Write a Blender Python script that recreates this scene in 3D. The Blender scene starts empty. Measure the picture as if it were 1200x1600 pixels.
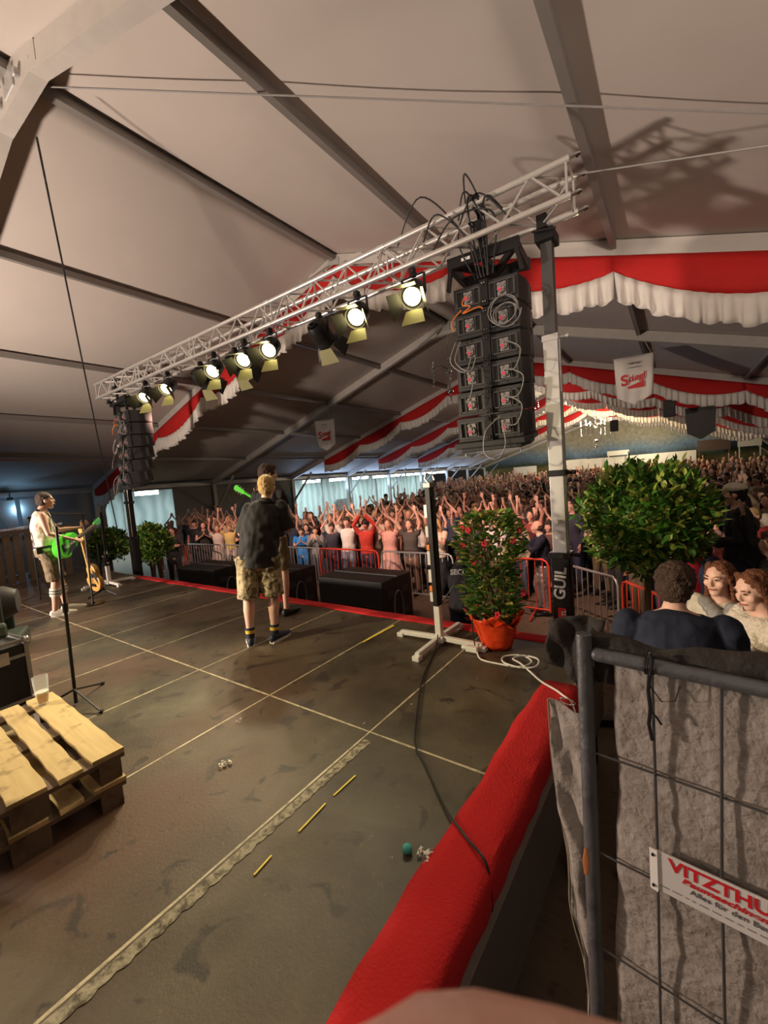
import bpy, bmesh, math, random
from mathutils import Vector, Matrix, noise
random.seed(7)
sc = bpy.context.scene
COL = sc.collection
PI = math.pi
# ---------------------------------------------------------------- camera
YAW, PITCH, ROLL, FPX = math.radians(36.0066), math.radians(4.504), math.radians(-4.5527), 656.97
EYE = Vector((0, 0, 1.6))
fw = Vector((-math.sin(YAW)*math.cos(PITCH), math.cos(YAW)*math.cos(PITCH), -math.sin(PITCH)))
_r0 = Vector((math.cos(YAW), math.sin(YAW), 0)); _u0 = _r0.cross(fw)
rt = _r0*math.cos(ROLL) + _u0*math.sin(ROLL)
up = -_r0*math.sin(ROLL) + _u0*math.cos(ROLL)
cd = bpy.data.cameras.new('camera'); cam = bpy.data.objects.new('camera', cd); COL.objects.link(cam)
M3 = Matrix((rt, up, -fw)).transposed()
cam.matrix_world = Matrix.Translation(EYE) @ M3.to_4x4()
cd.sensor_fit = 'VERTICAL'; cd.sensor_height = 36; cd.sensor_width = 27
cd.lens = FPX*36/1600
cd.clip_start = 0.01; cd.clip_end = 200
cd.dof.use_dof = True; cd.dof.focus_distance = 5.0; cd.dof.aperture_fstop = 14.0
sc.camera = cam
def in_view(p, m=60):
    d = Vector(p)-EYE; z = d.dot(fw)
    if z < .3: return False
    x = 600+FPX*d.dot(rt)/z; y = 800-FPX*d.dot(up)/z
    return -m < x < 1200+m and -m < y < 1600+m
# ---------------------------------------------------------------- world, exposure
w = bpy.data.worlds.new('world'); sc.world = w; w.use_nodes = True
w.node_tree.nodes['Background'].inputs[0].default_value = (.30, .27, .25, 1)
w.node_tree.nodes['Background'].inputs[1].default_value = .05
sc.view_settings.view_transform = 'Standard'; sc.view_settings.look = 'None'
sc.view_settings.exposure = 0.0; sc.view_settings.gamma = 1.0
sc.view_settings.use_curve_mapping = False
try:
    sc.cycles.use_denoising = True; sc.cycles.max_bounces = 6; sc.cycles.diffuse_bounces = 3
    sc.cycles.glossy_bounces = 3; sc.cycles.transmission_bounces = 4; sc.cycles.sample_clamp_indirect = 4
    sc.cycles.caustics_reflective = False; sc.cycles.caustics_refractive = False
except Exception: pass
# ---------------------------------------------------------------- lamps of the place and added fill lamps
def spot(name, loc, tgt, power, col, size=60, blend=.6, rad=.06):
    l = bpy.data.lights.new(name, 'SPOT'); l.energy = power; l.color = col
    l.spot_size = math.radians(size); l.spot_blend = blend; l.shadow_soft_size = rad
    o = bpy.data.objects.new(name, l); COL.objects.link(o); o.location = loc
    o.rotation_euler = (Vector(tgt)-Vector(loc)).to_track_quat('-Z', 'Y').to_euler()
    return o
def pointl(name, loc, power, col, rad=.1):
    l = bpy.data.lights.new(name, 'POINT'); l.energy = power; l.color = col; l.shadow_soft_size = rad
    o = bpy.data.objects.new(name, l); COL.objects.link(o); o.location = loc
    return o
def areal(name, loc, tgt, power, col, sx, sy):
    l = bpy.data.lights.new(name, 'AREA'); l.energy = power; l.color = col; l.shape = 'RECTANGLE'; l.size = sx; l.size_y = sy
    o = bpy.data.objects.new(name, l); COL.objects.link(o); o.location = loc
    o.rotation_euler = (Vector(tgt)-Vector(loc)).to_track_quat('-Z', 'Y').to_euler()
    return o
WARM = (1, .86, .55)
# floodlight at the stage back throwing light at the roof, plus an added one
spot('unseen_flood', (-8.6, -2.6, .9), (-4.6, 4.0, 5.6), 3000, (1, .81, .68), 150, .9, .25)
spot('unseen_flood', (2.2, -3.0, 2.4), (-1.0, 6.5, 6.6), 2300, (1, .80, .66), 62, .9, .35)  # unseen, added behind the camera to brighten the right roof and swag
spot('fence_fill', (.4, -1.3, 2.0), (.1, .8, 1.0), 21, (1, .84, .72), 70, .9, .45)  # unseen near lamp added to light the foreground fence
# unseen side lamp added for the plant, following the man's shadow direction
spot('unseen_side_light', (-6.3, -1.9, 2.9), (-1.9, 3.3, .6), 1500, (1, .84, .52), 40, .8, .10)
spot('banner_fill', (-6.9, 4.5, 3.75), (-10.95, 11.8, 3.4), 160, (1, .93, .84), 16, .6, .05)  # extra spot added at the truss to brighten the left banner
# wash lights on the truss aimed at the audience
for x, tx, pw in ((-9.0, -12.5, 1300), (-6.55, -7.5, 3300), (-3.8, -4.2, 3300), (-2.4, -1.2, 1000)):
    spot('wash_light', (x, 4.45, 3.62), (tx, 8.7, -.6), pw, (1, .57, .45), 54, 1.0, .08)
# ---------------------------------------------------------------- node materials
def newmat(name):
    m = bpy.data.materials.new(name); m.use_nodes = True
    nt = m.node_tree; b = nt.nodes['Principled BSDF']
    return m, nt, b
def mat(name, col, rough=.6, metal=0, noise_amt=.12, scale=8, bump=0, bscale=60, emit=None, estr=0, trans=0, alpha=1, spec=.5, ior=1.45, sss=0):
    m, nt, b = newmat(name)
    N = nt.nodes; L = nt.links
    b.inputs['Roughness'].default_value = rough; b.inputs['Metallic'].default_value = metal
    b.inputs['Specular IOR Level'].default_value = spec; b.inputs['IOR'].default_value = ior
    tc = N.new('ShaderNodeTexCoord')
    nz = N.new('ShaderNodeTexNoise'); nz.inputs['Scale'].default_value = scale; nz.inputs['Detail'].default_value = 4
    L.new(tc.outputs['Object'], nz.inputs['Vector'])
    mx = N.new('ShaderNodeMix'); mx.data_type = 'RGBA'
    mx.inputs[6].default_value = (*[c*(1-noise_amt) for c in col], 1)
    mx.inputs[7].default_value = (*[min(1, c*(1+noise_amt)) for c in col], 1)
    L.new(nz.outputs['Fac'], mx.inputs[0]); L.new(mx.outputs[2], b.inputs['Base Color'])
    if bump:
        n2 = N.new('ShaderNodeTexNoise'); n2.inputs['Scale'].default_value = bscale; n2.inputs['Detail'].default_value = 3
        L.new(tc.outputs['Object'], n2.inputs['Vector'])
        bp = N.new('ShaderNodeBump'); bp.inputs['Strength'].default_value = bump; bp.inputs['Distance'].default_value = .02
        L.new(n2.outputs['Fac'], bp.inputs['Height']); L.new(bp.outputs[0], b.inputs['Normal'])
    if emit: b.inputs['Emission Color'].default_value = (*emit, 1); b.inputs['Emission Strength'].default_value = estr
    if trans: b.inputs['Transmission Weight'].default_value = trans
    if alpha < 1: b.inputs['Alpha'].default_value = alpha
    if sss: b.inputs['Subsurface Weight'].default_value = sss; b.inputs['Subsurface Scale'].default_value = .02
    return m
def objcol_mat(name, rough=.8, bump=.3, bscale=40, check=False):
    """cloth whose dye comes from each object's own colour"""
    m, nt, b = newmat(name); N = nt.nodes; L = nt.links
    oi = N.new('ShaderNodeObjectInfo'); b.inputs['Roughness'].default_value = rough
    tc = N.new('ShaderNodeTexCoord'); nz = N.new('ShaderNodeTexNoise'); nz.inputs['Scale'].default_value = bscale
    L.new(tc.outputs['Object'], nz.inputs['Vector'])
    bp = N.new('ShaderNodeBump'); bp.inputs['Strength'].default_value = bump; bp.inputs['Distance'].default_value = .02
    L.new(nz.outputs['Fac'], bp.inputs['Height']); L.new(bp.outputs[0], b.inputs['Normal'])
    if check:
        ck = N.new('ShaderNodeTexChecker'); ck.inputs['Scale'].default_value = 28
        L.new(tc.outputs['Object'], ck.inputs['Vector']); ck.inputs[2].default_value = (.8, .8, .8, 1)
        L.new(oi.outputs['Color'], ck.inputs[1]); L.new(ck.outputs[0], b.inputs['Base Color'])
    else: L.new(oi.outputs['Color'], b.inputs['Base Color'])
    return m
MT = {}
def D(k, *a, **kw): MT[k] = mat(k, *a, **kw)
D('alu', (.74, .72, .68), .30, .72, .06, 20)
D('alu_dull', (.52, .51, .49), .5, .5, .12, 6)
D('rafter_white', (.50, .47, .43), .55, 0, .12, 5, bump=.15, bscale=9)
D('purlin', (.30, .28, .26), .5, .35, .08, 5)
D('black_metal', (.018, .017, .017), .42, .3, .2, 12)
D('black_plastic', (.014, .014, .014), .5, 0, .2, 12, bump=.15, bscale=220)
D('black_paint', (.022, .021, .020), .55, 0, .25, 9, bump=.2, bscale=150)
D('dark_grey', (.06, .058, .055), .5, 0, .2, 10)
D('grey_metal', (.25, .25, .25), .4, .8, .15, 10)
D('chrome', (.8, .8, .8), .15, 1, .02, 8)
D('white_paint', (.75, .73, .68), .4, 0, .08, 10)
D('white_plastic', (.82, .80, .75), .4, 0, .04, 10)
D('red_cloth', (.50, .012, .010), .8, 0, .12, 5, bump=.3, bscale=25)
D('red_carpet', (.52, .012, .014), .95, 0, .14, 2.2, bump=.5, bscale=90)
D('ruffle', (.74, .70, .64), .85, 0, .06, 7)
D('skin', (.62, .36, .26), .5, 0, .07, 9, sss=.0)
D('skin_pale', (.70, .43, .33), .5, 0, .07, 9)
D('lip', (.42, .12, .11), .4, 0, .05)
D('eye_dark', (.03, .02, .02), .3, 0, 0)
D('hair_brown', (.055, .028, .015), .55, 0, .4, 30, bump=.8, bscale=120)
D('hair_dark', (.018, .012, .010), .5, 0, .4, 30, bump=.8, bscale=120)
D('hair_blond', (.55, .36, .14), .5, 0, .3, 30, bump=.9, bscale=120)
D('hair_auburn', (.16, .055, .022), .5, 0, .35, 30, bump=.8, bscale=120)
D('polo_black', (.020, .019, .020), .85, 0, .15, 6, bump=.6, bscale=9)
D('navy', (.012, .016, .035), .85, 0, .15, 6, bump=.5, bscale=12)
D('leather_shorts', (.16, .115, .06), .7, 0, .2, 8, bump=.4, bscale=25)
D('tank_white', (.66, .60, .48), .8, 0, .1, 6, bump=.4, bscale=25)
D('sock_white', (.72, .68, .56), .8, 0, .05)
D('sock_dark', (.02, .025, .05), .8)
D('sock_yellow', (.75, .50, .05), .8)
D('sneaker_white', (.78, .74, .64), .5, 0, .05)
D('sneaker_navy', (.02, .03, .06), .6)
D('knit_cream', (.66, .58, .48), .9, 0, .1, 30, bump=1.0, bscale=60)
D('cream', (.60, .54, .44), .8, 0, .1, 8, bump=.4, bscale=30)
D('green_gloss', (.10, .75, .04), .22, 0, .06, 5)
D('wood_bass', (.62, .36, .10), .3, 0, .2, 10)
D('strap_black', (.015, .015, .015), .6)
D('rubber', (.015, .015, .015), .7)
D('cable_white', (.80, .78, .74), .45)
D('cable_black', (.012, .012, .012), .5)
D('cable_grey', (.22, .21, .20), .5)
D('cable_orange', (.75, .20, .03), .5)
D('pot_red', (.92, .075, .018), .38, 0, .15, 9, bump=.5, bscale=16)
D('soil', (.035, .022, .015), .95, bump=.6, bscale=60)
D('leaf', (.07, .20, .025), .38, 0, .5, 14)
D('leaf_light', (.34, .40, .08), .4, 0, .3, 14)
D('leaf_yellow', (.42, .36, .08), .42, 0, .3, 14)
D('flower', (.75, .03, .06), .5, 0, .2, 20)
D('bark', (.20, .13, .07), .85, 0, .3, 20, bump=.6, bscale=60)
D('label_white', (.66, .64, .60), .5)
D('label_red', (.60, .02, .025), .5)
D('label_orange', (.8, .22, .04), .5)
D('ink_grey', (.12, .11, .11), .6)
D('amp_red', (.4, .03, .05), .4, emit=(1, .10, .16), estr=.22)
D('amp_grey', (.35, .33, .32), .35, .6)
D('led_green', (.05, .6, .1), .4, emit=(.1, 1, .2), estr=2)
D('glass', (.85, .88, .88), .05, 0, 0, alpha=.22, spec=1)
D('beer', (.90, .48, .05), .15, 0, .02, trans=.15, ior=1.33)
D('foam', (.9, .86, .75), .8)
D('turquoise', (.06, .36, .32), .5)
D('paper', (.78, .74, .64), .85)
D('blue_jacket', (.02, .22, .62), .6)
D('barrier_grey', (.45, .45, .44), .38, .7)
D('barrier_red', (.62, .06, .03), .42, .2)
D('tape_yellow', (.78, .62, .08), .55)
D('screen_dark', (.01, .01, .012), .12)
D('phone', (.015, .015, .016), .2)
D('lens_hot', (1, .9, .5), .3, emit=(1, .84, .36), estr=20)
D('flap_lit', (.20, .19, .08), .45, .2)  # barn doors look lit: yellow lamp light put into their colour
D('tube_white', (1, 1, 1), .3, emit=(.80, .97, 1), estr=12)
D('blue_lamp', (.4, .7, 1), .3, emit=(.25, .60, 1), estr=26)
D('warm_bulb', (1, .85, .6), .3, emit=(1, .80, .45), estr=22)
D('annex_white', (.72, .80, .80), .8, 0, .08, 2)
D('wall_grey', (.24, .23, .225), .85, 0, .1, 1.5)
D('board_white', (.70, .66, .56), .6, 0, .08, 3)
D('board_brown', (.10, .065, .045), .7, 0, .2, 5)
D('camo', (.30, .24, .13), .85, 0, .2, 6)
D('thumb', (.44, .23, .18), .45, 0, .06, 40, bump=.08, bscale=300)
D('tinsel', (.6, .6, .75), .2, 1, .4, 60, bump=1, bscale=80)
D('silver_case', (.55, .55, .53), .3, .9, .1, 10)
D('green_housing', (.05, .065, .05), .45, 0, .15, 8)
MT['cloth'] = objcol_mat('cloth'); MT['cloth_check'] = objcol_mat('cloth_check', check=True)
MT['hair_any'] = objcol_mat('hair_any', .55, .8, 120)
def m(k): return MT[k]
# camo shorts
def camo():
    mm, nt, b = newmat('camo_print'); N = nt.nodes; L = nt.links
    tc = N.new('ShaderNodeTexCoord'); nz = N.new('ShaderNodeTexNoise'); nz.inputs['Scale'].default_value = 9; nz.inputs['Distortion'].default_value = .6
    L.new(tc.outputs['Object'], nz.inputs['Vector'])
    cr = N.new('ShaderNodeValToRGB'); cr.color_ramp.interpolation = 'CONSTANT'
    e = cr.color_ramp.elements; e[0].color = (.10, .085, .045, 1); e[1].position = .42; e[1].color = (.33, .26, .15, 1)
    x = e.new(.52); x.color = (.48, .40, .25, 1); x = e.new(.62); x.color = (.17, .13, .075, 1)
    L.new(nz.outputs['Fac'], cr.inputs[0]); L.new(cr.outputs[0], b.inputs['Base Color']); b.inputs['Roughness'].default_value = .85
    n2 = N.new('ShaderNodeTexNoise'); n2.inputs['Scale'].default_value = 12; L.new(tc.outputs['Object'], n2.inputs['Vector'])
    bp = N.new('ShaderNodeBump'); bp.inputs['Strength'].default_value = .7; bp.inputs['Distance'].default_value = .03
    L.new(n2.outputs['Fac'], bp.inputs['Height']); L.new(bp.outputs[0], b.inputs['Normal'])
    return mm
MT['camo_print'] = camo()
# ---------------------------------------------------------------- mesh helpers
def nrm(v): return Vector(v).normalized()
WS = bpy.data.scenes.new('workshop')
def evaluated_mesh(o):
    WS.collection.objects.link(o)
    with bpy.context.temp_override(scene=WS, view_layer=WS.view_layers[0]):
        dg = bpy.context.evaluated_depsgraph_get(); dg.update()
        me = bpy.data.meshes.new_from_object(o.evaluated_get(dg))
    WS.collection.objects.unlink(o); return me
class MB:
    def __init__(s): s.v = []; s.f = []; s.mi = []; s.cur = 0; s.fine = False
    def add(s, vs, fs):
        o = len(s.v); s.v += [tuple(v) for v in vs]
        s.f += [tuple(i+o for i in f) for f in fs]; s.mi += [s.cur]*len(fs)
    def quad(s, a, b, c, d): s.add([a, b, c, d], [(0, 1, 2, 3)])
    def box(s, c, size, M=None):
        c = Vector(c); x, y, z = [d/2 for d in size]
        vs = [Vector((i*x, j*y, k*z)) for i in (-1, 1) for j in (-1, 1) for k in (-1, 1)]
        if M is not None: vs = [M @ v for v in vs]
        s.add([v+c for v in vs], [(0, 1, 3, 2), (4, 6, 7, 5), (0, 4, 5, 1), (2, 3, 7, 6), (0, 2, 6, 4), (1, 5, 7, 3)])
    def bar(s, a, b, w, h, upv=(0, 0, 1)):
        a = Vector(a); b = Vector(b); d = nrm(b-a); u = Vector(upv)
        if abs(d.dot(u)) > .98: u = Vector((0, 1, 0))
        x = nrm(d.cross(u)); y = x.cross(d)
        vs = [p+x*i*w/2+y*j*h/2 for p in (a, b) for i, j in ((-1, -1), (1, -1), (1, 1), (-1, 1))]
        s.add(vs, [(3, 2, 1, 0), (4, 5, 6, 7), (0, 1, 5, 4), (1, 2, 6, 5), (2, 3, 7, 6), (3, 0, 4, 7)])
    def loft(s, secs, xax=(1, 0, 0), n=14, cap=True, rnd=False, perp=True):
        """secs: (point, rx, ry). rings perpendicular to the path, x axis near xax"""
        P = [Vector(q[0]) for q in secs]; k = len(P); vs = []; fs = []
        rings = []
        for i in range(k):
            d = (P[min(i+1, k-1)]-P[max(i-1, 0)])
            d = nrm(d) if d.length > 1e-9 else Vector((0, 0, 1))
            x = Vector(xax); x = x-d*x.dot(d)
            if x.length < .1: x = Vector((0, 1, 0)); x = x-d*x.dot(d)
            x = nrm(x); y = d.cross(x); rings.append((P[i], secs[i][1], secs[i][2], x, y, d))
        if rnd:
            r0 = rings[0]; rl = rings[-1]; A = []; B = []
            for t in (80, 55, 28):
                c, q = math.cos(math.radians(t)), math.sin(math.radians(t)); rr = min(r0[1], r0[2])
                A.append((r0[0]-r0[5]*rr*q, r0[1]*c, r0[2]*c, r0[3], r0[4], r0[5]))
            for t in (28, 55, 80):
                c, q = math.cos(math.radians(t)), math.sin(math.radians(t)); rr = min(rl[1], rl[2])
                B.append((rl[0]+rl[5]*rr*q, rl[1]*c, rl[2]*c, rl[3], rl[4], rl[5]))
            rings = A+rings+B
        elif s.fine:
            r0 = rings[0]; rl = rings[-1]
            rings = [(r0[0], r0[1]*q, r0[2]*q, r0[3], r0[4], r0[5]) for q in (.12, .5, .85)]+rings+[(rl[0], rl[1]*q, rl[2]*q, rl[3], rl[4], rl[5]) for q in (.85, .5, .12)]
        for (p, rx, ry, x, y, d) in rings:
            for j in range(n):
                a = 2*PI*j/n; vs.append(p+x*rx*math.cos(a)+y*ry*math.sin(a))
        for i in range(len(rings)-1):
            for j in range(n):
                j2 = (j+1) % n; fs.append((i*n+j, i*n+j2, (i+1)*n+j2, (i+1)*n+j))
        if cap: fs.append(tuple(reversed(range(n)))); o = (len(rings)-1)*n; fs.append(tuple(range(o, o+n)))
        s.add(vs, fs)
    def cyl(s, a, b, r, r2=None, n=12): s.loft([(a, r, r), (b, r2 if r2 is not None else r, r2 if r2 is not None else r)], n=n)
    def tube(s, pts, r, n=8, cap=True): s.loft([(p, r, r) for p in pts], n=n, cap=cap)
    def ell(s, c, r, M=None, n=14, k=9):
        c = Vector(c); vs = []; fs = []
        for i in range(1, k):
            t = PI*i/k
            for j in range(n):
                a = 2*PI*j/n; v = Vector((r[0]*math.sin(t)*math.cos(a), r[1]*math.sin(t)*math.sin(a), r[2]*math.cos(t)))
                vs.append((M @ v if M is not None else v)+c)
        top = Vector((0, 0, r[2])); bot = Vector((0, 0, -r[2]))
        if M is not None: top = M @ top; bot = M @ bot
        vs += [c+top, c+bot]; T = len(vs)-2; B = T+1
        for i in range(k-2):
            for j in range(n): j2 = (j+1) % n; fs.append((i*n+j, (i+1)*n+j, (i+1)*n+j2, i*n+j2))
        for j in range(n): j2 = (j+1) % n; fs.append((T, j, j2)); fs.append((B, (k-2)*n+j2, (k-2)*n+j))
        s.add(vs, fs)
    def prism(s, pts, a, b=None):
        """pts: list of 3D points of a polygon; extruded by vector a"""
        n = len(pts); a = Vector(a); vs = [Vector(p) for p in pts]+[Vector(p)+a for p in pts]
        fs = [tuple(range(n)), tuple(reversed(range(n, 2*n)))]+[(i, (i+1) % n+0, (i+1) % n+n, i+n)[::-1] for i in range(n)]
        s.add(vs, fs)
    def mesh(s, name, mats, smooth=False):
        me = bpy.data.meshes.new(name); me.from_pydata(s.v, [], s.f)
        for k in (mats if isinstance(mats, (list, tuple)) else [mats]): me.materials.append(MT[k] if isinstance(k, str) else k)
        me.polygons.foreach_set('material_index', s.mi)
        bm = bmesh.new(); bm.from_mesh(me); bmesh.ops.recalc_face_normals(bm, faces=bm.faces); bm.to_mesh(me); bm.free()
        if smooth: me.polygons.foreach_set('use_smooth', [True]*len(me.polygons))
        me.update(); return me
def setp(o, label=None, cat=None, group=None, kind=None):
    if label: o['label'] = label
    if cat: o['category'] = cat
    if group: o['group'] = group
    if kind: o['kind'] = kind
    return o
def link(name, me, parent=None, loc=None, rz=None, **kw):
    o = bpy.data.objects.new(name, me); COL.objects.link(o)
    if parent is not None: o.parent = parent
    if loc is not None: o.location = loc
    if rz is not None: o.rotation_euler = (0, 0, rz)
    return setp(o, **kw)
def part(name, mb, mats, parent=None, smooth=False, bevel=0, **kw):
    me = mb.mesh(name, mats, smooth); o = link(name, me, parent, **kw)
    if bevel:
        b = o.modifiers.new('b', 'BEVEL'); b.width = bevel; b.segments = 2; b.limit_method = 'ANGLE'
    if smooth and bevel == 0 and len(me.polygons) < 20000:
        sharp_by_angle(me)
    return o
def sharp_by_angle(me, ang=50):
    bm = bmesh.new(); bm.from_mesh(me); t = math.radians(ang)
    for e in bm.edges:
        if len(e.link_faces) == 2 and e.calc_face_angle(0) > t: e.smooth = False
    bm.to_mesh(me); bm.free()
def thing(name, loc, label, cat, rz=0, group=None, kind=None):
    o = bpy.data.objects.new(name, None); o.empty_display_size = .1; COL.objects.link(o)
    o.location = loc; o.rotation_euler = (0, 0, rz)
    return setp(o, label, cat, group, kind)
def copy_tree(o, parent=None):
    c = o.copy(); COL.objects.link(c); c.parent = parent
    if parent is not None: c.matrix_parent_inverse = o.matrix_parent_inverse.copy()
    for ch in list(o.children): copy_tree(ch, c)
    return c
def text_mesh(txt, size, matk, parent, M, shear=0, extrude=.002, bold=0, name='lettering', align='CENTER', width=1.0, **kw):
    cu = bpy.data.curves.new(name, 'FONT'); cu.body = txt; cu.size = size; cu.shear = shear; cu.extrude = extrude; cu.offset = bold
    cu.align_x = align; cu.align_y = 'CENTER'
    tmp = bpy.data.objects.new('tmp', cu); me = evaluated_mesh(tmp)
    bpy.data.objects.remove(tmp); me.materials.clear(); me.materials.append(MT[matk])
    me.transform(Matrix.Diagonal((width, 1, 1, 1))); me.transform(M)
    return link(name, me, parent, **kw)
def frameM(o, x, y):
    """matrix with origin o, local X along x, local Y along y"""
    x = nrm(x); y = Vector(y); y = nrm(y-x*y.dot(x)); z = x.cross(y)
    M = Matrix((x, y, z)).transposed().to_4x4(); M.translation = Vector(o); return M
# ---- voxel skin: many closed pieces become one continuous surface
def fuse(mb, name, mats, voxel, smooth=3, disp=0, dscale=.05):
    me = mb.mesh(name, mats); o = bpy.data.objects.new('tmp', me)
    r = o.modifiers.new('r', 'REMESH'); r.mode = 'VOXEL'; r.voxel_size = voxel; r.use_smooth_shade = True
    if smooth: q = o.modifiers.new('s', 'SMOOTH'); q.factor = .5; q.iterations = smooth
    out = evaluated_mesh(o)
    bpy.data.objects.remove(o); bpy.data.meshes.remove(me); out.name = name
    out.materials.clear()
    for k in (mats if isinstance(mats, (list, tuple)) else [mats]): out.materials.append(MT[k])
    if disp:
        cs = [v.co.copy() for v in out.vertices]; ns = [v.normal.copy() for v in out.vertices]; fl = []
        for c_, n_ in zip(cs, ns): fl += list(c_+n_*(disp*noise.noise(c_/dscale)))
        out.vertices.foreach_set('co', fl)
    out.polygons.foreach_set('material_index', [0]*len(out.polygons))
    out.polygons.foreach_set('use_smooth', [True]*len(out.polygons)); out.update()
    return out
# ---------------------------------------------------------------- tent coordinates
PSI, XR, ZR, SL, Y1 = .021, -5.63, 5.93, .316, 6.785
TD = Vector((-math.sin(PSI), math.cos(PSI), 0)); TR = Vector((math.cos(PSI), math.sin(PSI), 0))
def T(u, k, h=0): return Vector((XR, Y1, ZR+h-SL*abs(u)))+TR*u+TD*k
def TG(u, k, z): p = T(u, k); return Vector((p.x, p.y, z))
GZ = -1.1          # ground below the stage top
HW = 12.5
K0, K1 = -10, 40
# ---------------------------------------------------------------- structure materials
def membrane_mat():
    mm, nt, b = newmat('membrane'); N = nt.nodes; L = nt.links
    tc = N.new('ShaderNodeTexCoord'); nz = N.new('ShaderNodeTexNoise'); nz.inputs['Scale'].default_value = .7; nz.inputs['Detail'].default_value = 6
    L.new(tc.outputs['Object'], nz.inputs['Vector'])
    mx = N.new('ShaderNodeMix'); mx.data_type = 'RGBA'; mx.inputs[6].default_value = (.50, .45, .41, 1); mx.inputs[7].default_value = (.60, .54, .49, 1)
    L.new(nz.outputs['Fac'], mx.inputs[0]); L.new(mx.outputs[2], b.inputs['Base Color']); b.inputs['Roughness'].default_value = .75
    n2 = N.new('ShaderNodeTexNoise'); n2.inputs['Scale'].default_value = 1.1; n2.inputs['Distortion'].default_value = .2
    L.new(tc.outputs['Object'], n2.inputs['Vector'])
    bp = N.new('ShaderNodeBump'); bp.inputs['Strength'].default_value = .15; bp.inputs['Distance'].default_value = .08
    L.new(n2.outputs['Fac'], bp.inputs['Height']); L.new(bp.outputs[0], b.inputs['Normal'])
    return mm
MT['membrane'] = membrane_mat()
def math_node(N, L, op, a, b_=None, c=None):
    n = N.new('ShaderNodeMath'); n.operation = op
    for i, v in enumerate((a, b_, c)):
        if v is None: continue
        if isinstance(v, (int, float)): n.inputs[i].default_value = v
        else: L.new(v, n.inputs[i])
    return n.outputs[0]
def stage_mat():
    mm, nt, b = newmat('stage_deck'); N = nt.nodes; L = nt.links
    tc = N.new('ShaderNodeTexCoord'); sp = N.new('ShaderNodeSeparateXYZ'); L.new(tc.outputs['Object'], sp.inputs[0])
    def nz(scale, det=5, dist=0, rgh=.5):
        n = N.new('ShaderNodeTexNoise'); n.inputs['Scale'].default_value = scale; n.inputs['Detail'].default_value = det
        n.inputs['Distortion'].default_value = dist; n.inputs['Roughness'].default_value = rgh
        L.new(tc.outputs['Object'], n.inputs['Vector']); return n.outputs['Fac']
    def ramp(src, stops):
        cr = N.new('ShaderNodeValToRGB'); e = cr.color_ramp.elements
        e[0].position, e[0].color = stops[0][0], (*stops[0][1], 1); e[1].position, e[1].color = stops[-1][0], (*stops[-1][1], 1)
        for p_, c_ in stops[1:-1]: x = e.new(p_); x.color = (*c_, 1)
        L.new(src, cr.inputs[0]); return cr.outputs[0]
    base = ramp(nz(1.3, 8, .4, .62), [(.28, (.026, .019, .011)), (.45, (.054, .042, .024)), (.58, (.088, .070, .041)), (.72, (.140, .113, .068))])
    # reddish worn zones
    red = N.new('ShaderNodeMix'); red.data_type = 'RGBA'
    rf = ramp(nz(.75, 3, .2), [(.42, (0, 0, 0)), (.60, (.75, .75, .75))])
    zone = N.new('ShaderNodeMapRange'); L.new(sp.outputs[0], zone.inputs[0]); zone.inputs[1].default_value = -1.45; zone.inputs[2].default_value = -2.1; zone.inputs[3].default_value = .15; zone.inputs[4].default_value = 1.25
    zone2 = N.new('ShaderNodeMapRange'); L.new(sp.outputs[1], zone2.inputs[0]); zone2.inputs[1].default_value = 2.4; zone2.inputs[2].default_value = 1.3; zone2.inputs[3].default_value = .4; zone2.inputs[4].default_value = 1
    rf = math_node(N, L, 'MULTIPLY', rf, zone.outputs[0]); rf = math_node(N, L, 'MULTIPLY', rf, zone2.outputs[0])
    L.new(rf, red.inputs[0]); L.new(base, red.inputs[6]); red.inputs[7].default_value = (.110, .055, .032, 1)
    # dark footprints / stains
    st = N.new('ShaderNodeMix'); st.data_type = 'RGBA'
    sf = ramp(nz(5.5, 3, .9, .5), [(.33, (.9, .9, .9)), (.40, (0, 0, 0))])
    L.new(sf, st.inputs[0]); L.new(red.outputs[2], st.inputs[6]); st.inputs[7].default_value = (.030, .019, .012, 1)
    # fine scratches
    sc_ = N.new('ShaderNodeMix'); sc_.data_type = 'RGBA'
    fine = ramp(nz(38, 6, .3, .7), [(.60, (0, 0, 0)), (.76, (.5, .5, .5))])
    L.new(fine, sc_.inputs[0]); L.new(st.outputs[2], sc_.inputs[6]); sc_.inputs[7].default_value = (.21, .18, .12, 1)
    # panel seams, dusty light lines: along Y every 1 m, along X every 2 m
    dst = nz(2.1, 3); 
    def line(coord, off, period, width):
        a = math_node(N, L, 'ADD', coord, off+1000*period)
        a = math_node(N, L, 'DIVIDE', a, period); a = math_node(N, L, 'FRACT', a)
        a = math_node(N, L, 'SUBTRACT', a, .5); a = math_node(N, L, 'ABSOLUTE', a)
        a = math_node(N, L, 'SUBTRACT', .5, a); a = math_node(N, L, 'MULTIPLY', a, period)
        wn = math_node(N, L, 'MULTIPLY', dst, width*2)
        return math_node(N, L, 'LESS_THAN', a, wn)
    lx = line(sp.outputs[0], .69, .985, .0065); ly = line(sp.outputs[1], -1.96, 2.0, .0075)
    ln = math_node(N, L, 'MAXIMUM', lx, ly)
    lm = math_node(N, L, 'MULTIPLY', ln, ramp(nz(16, 4, 0, .7), [(.30, (.2, .2, .2)), (.55, (.9, .9, .9))]))
    li = N.new('ShaderNodeMix'); li.data_type = 'RGBA'
    L.new(lm, li.inputs[0]); L.new(sc_.outputs[2], li.inputs[6]); li.inputs[7].default_value = (.66, .58, .38, 1)
    L.new(li.outputs[2], b.inputs['Base Color'])
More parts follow.
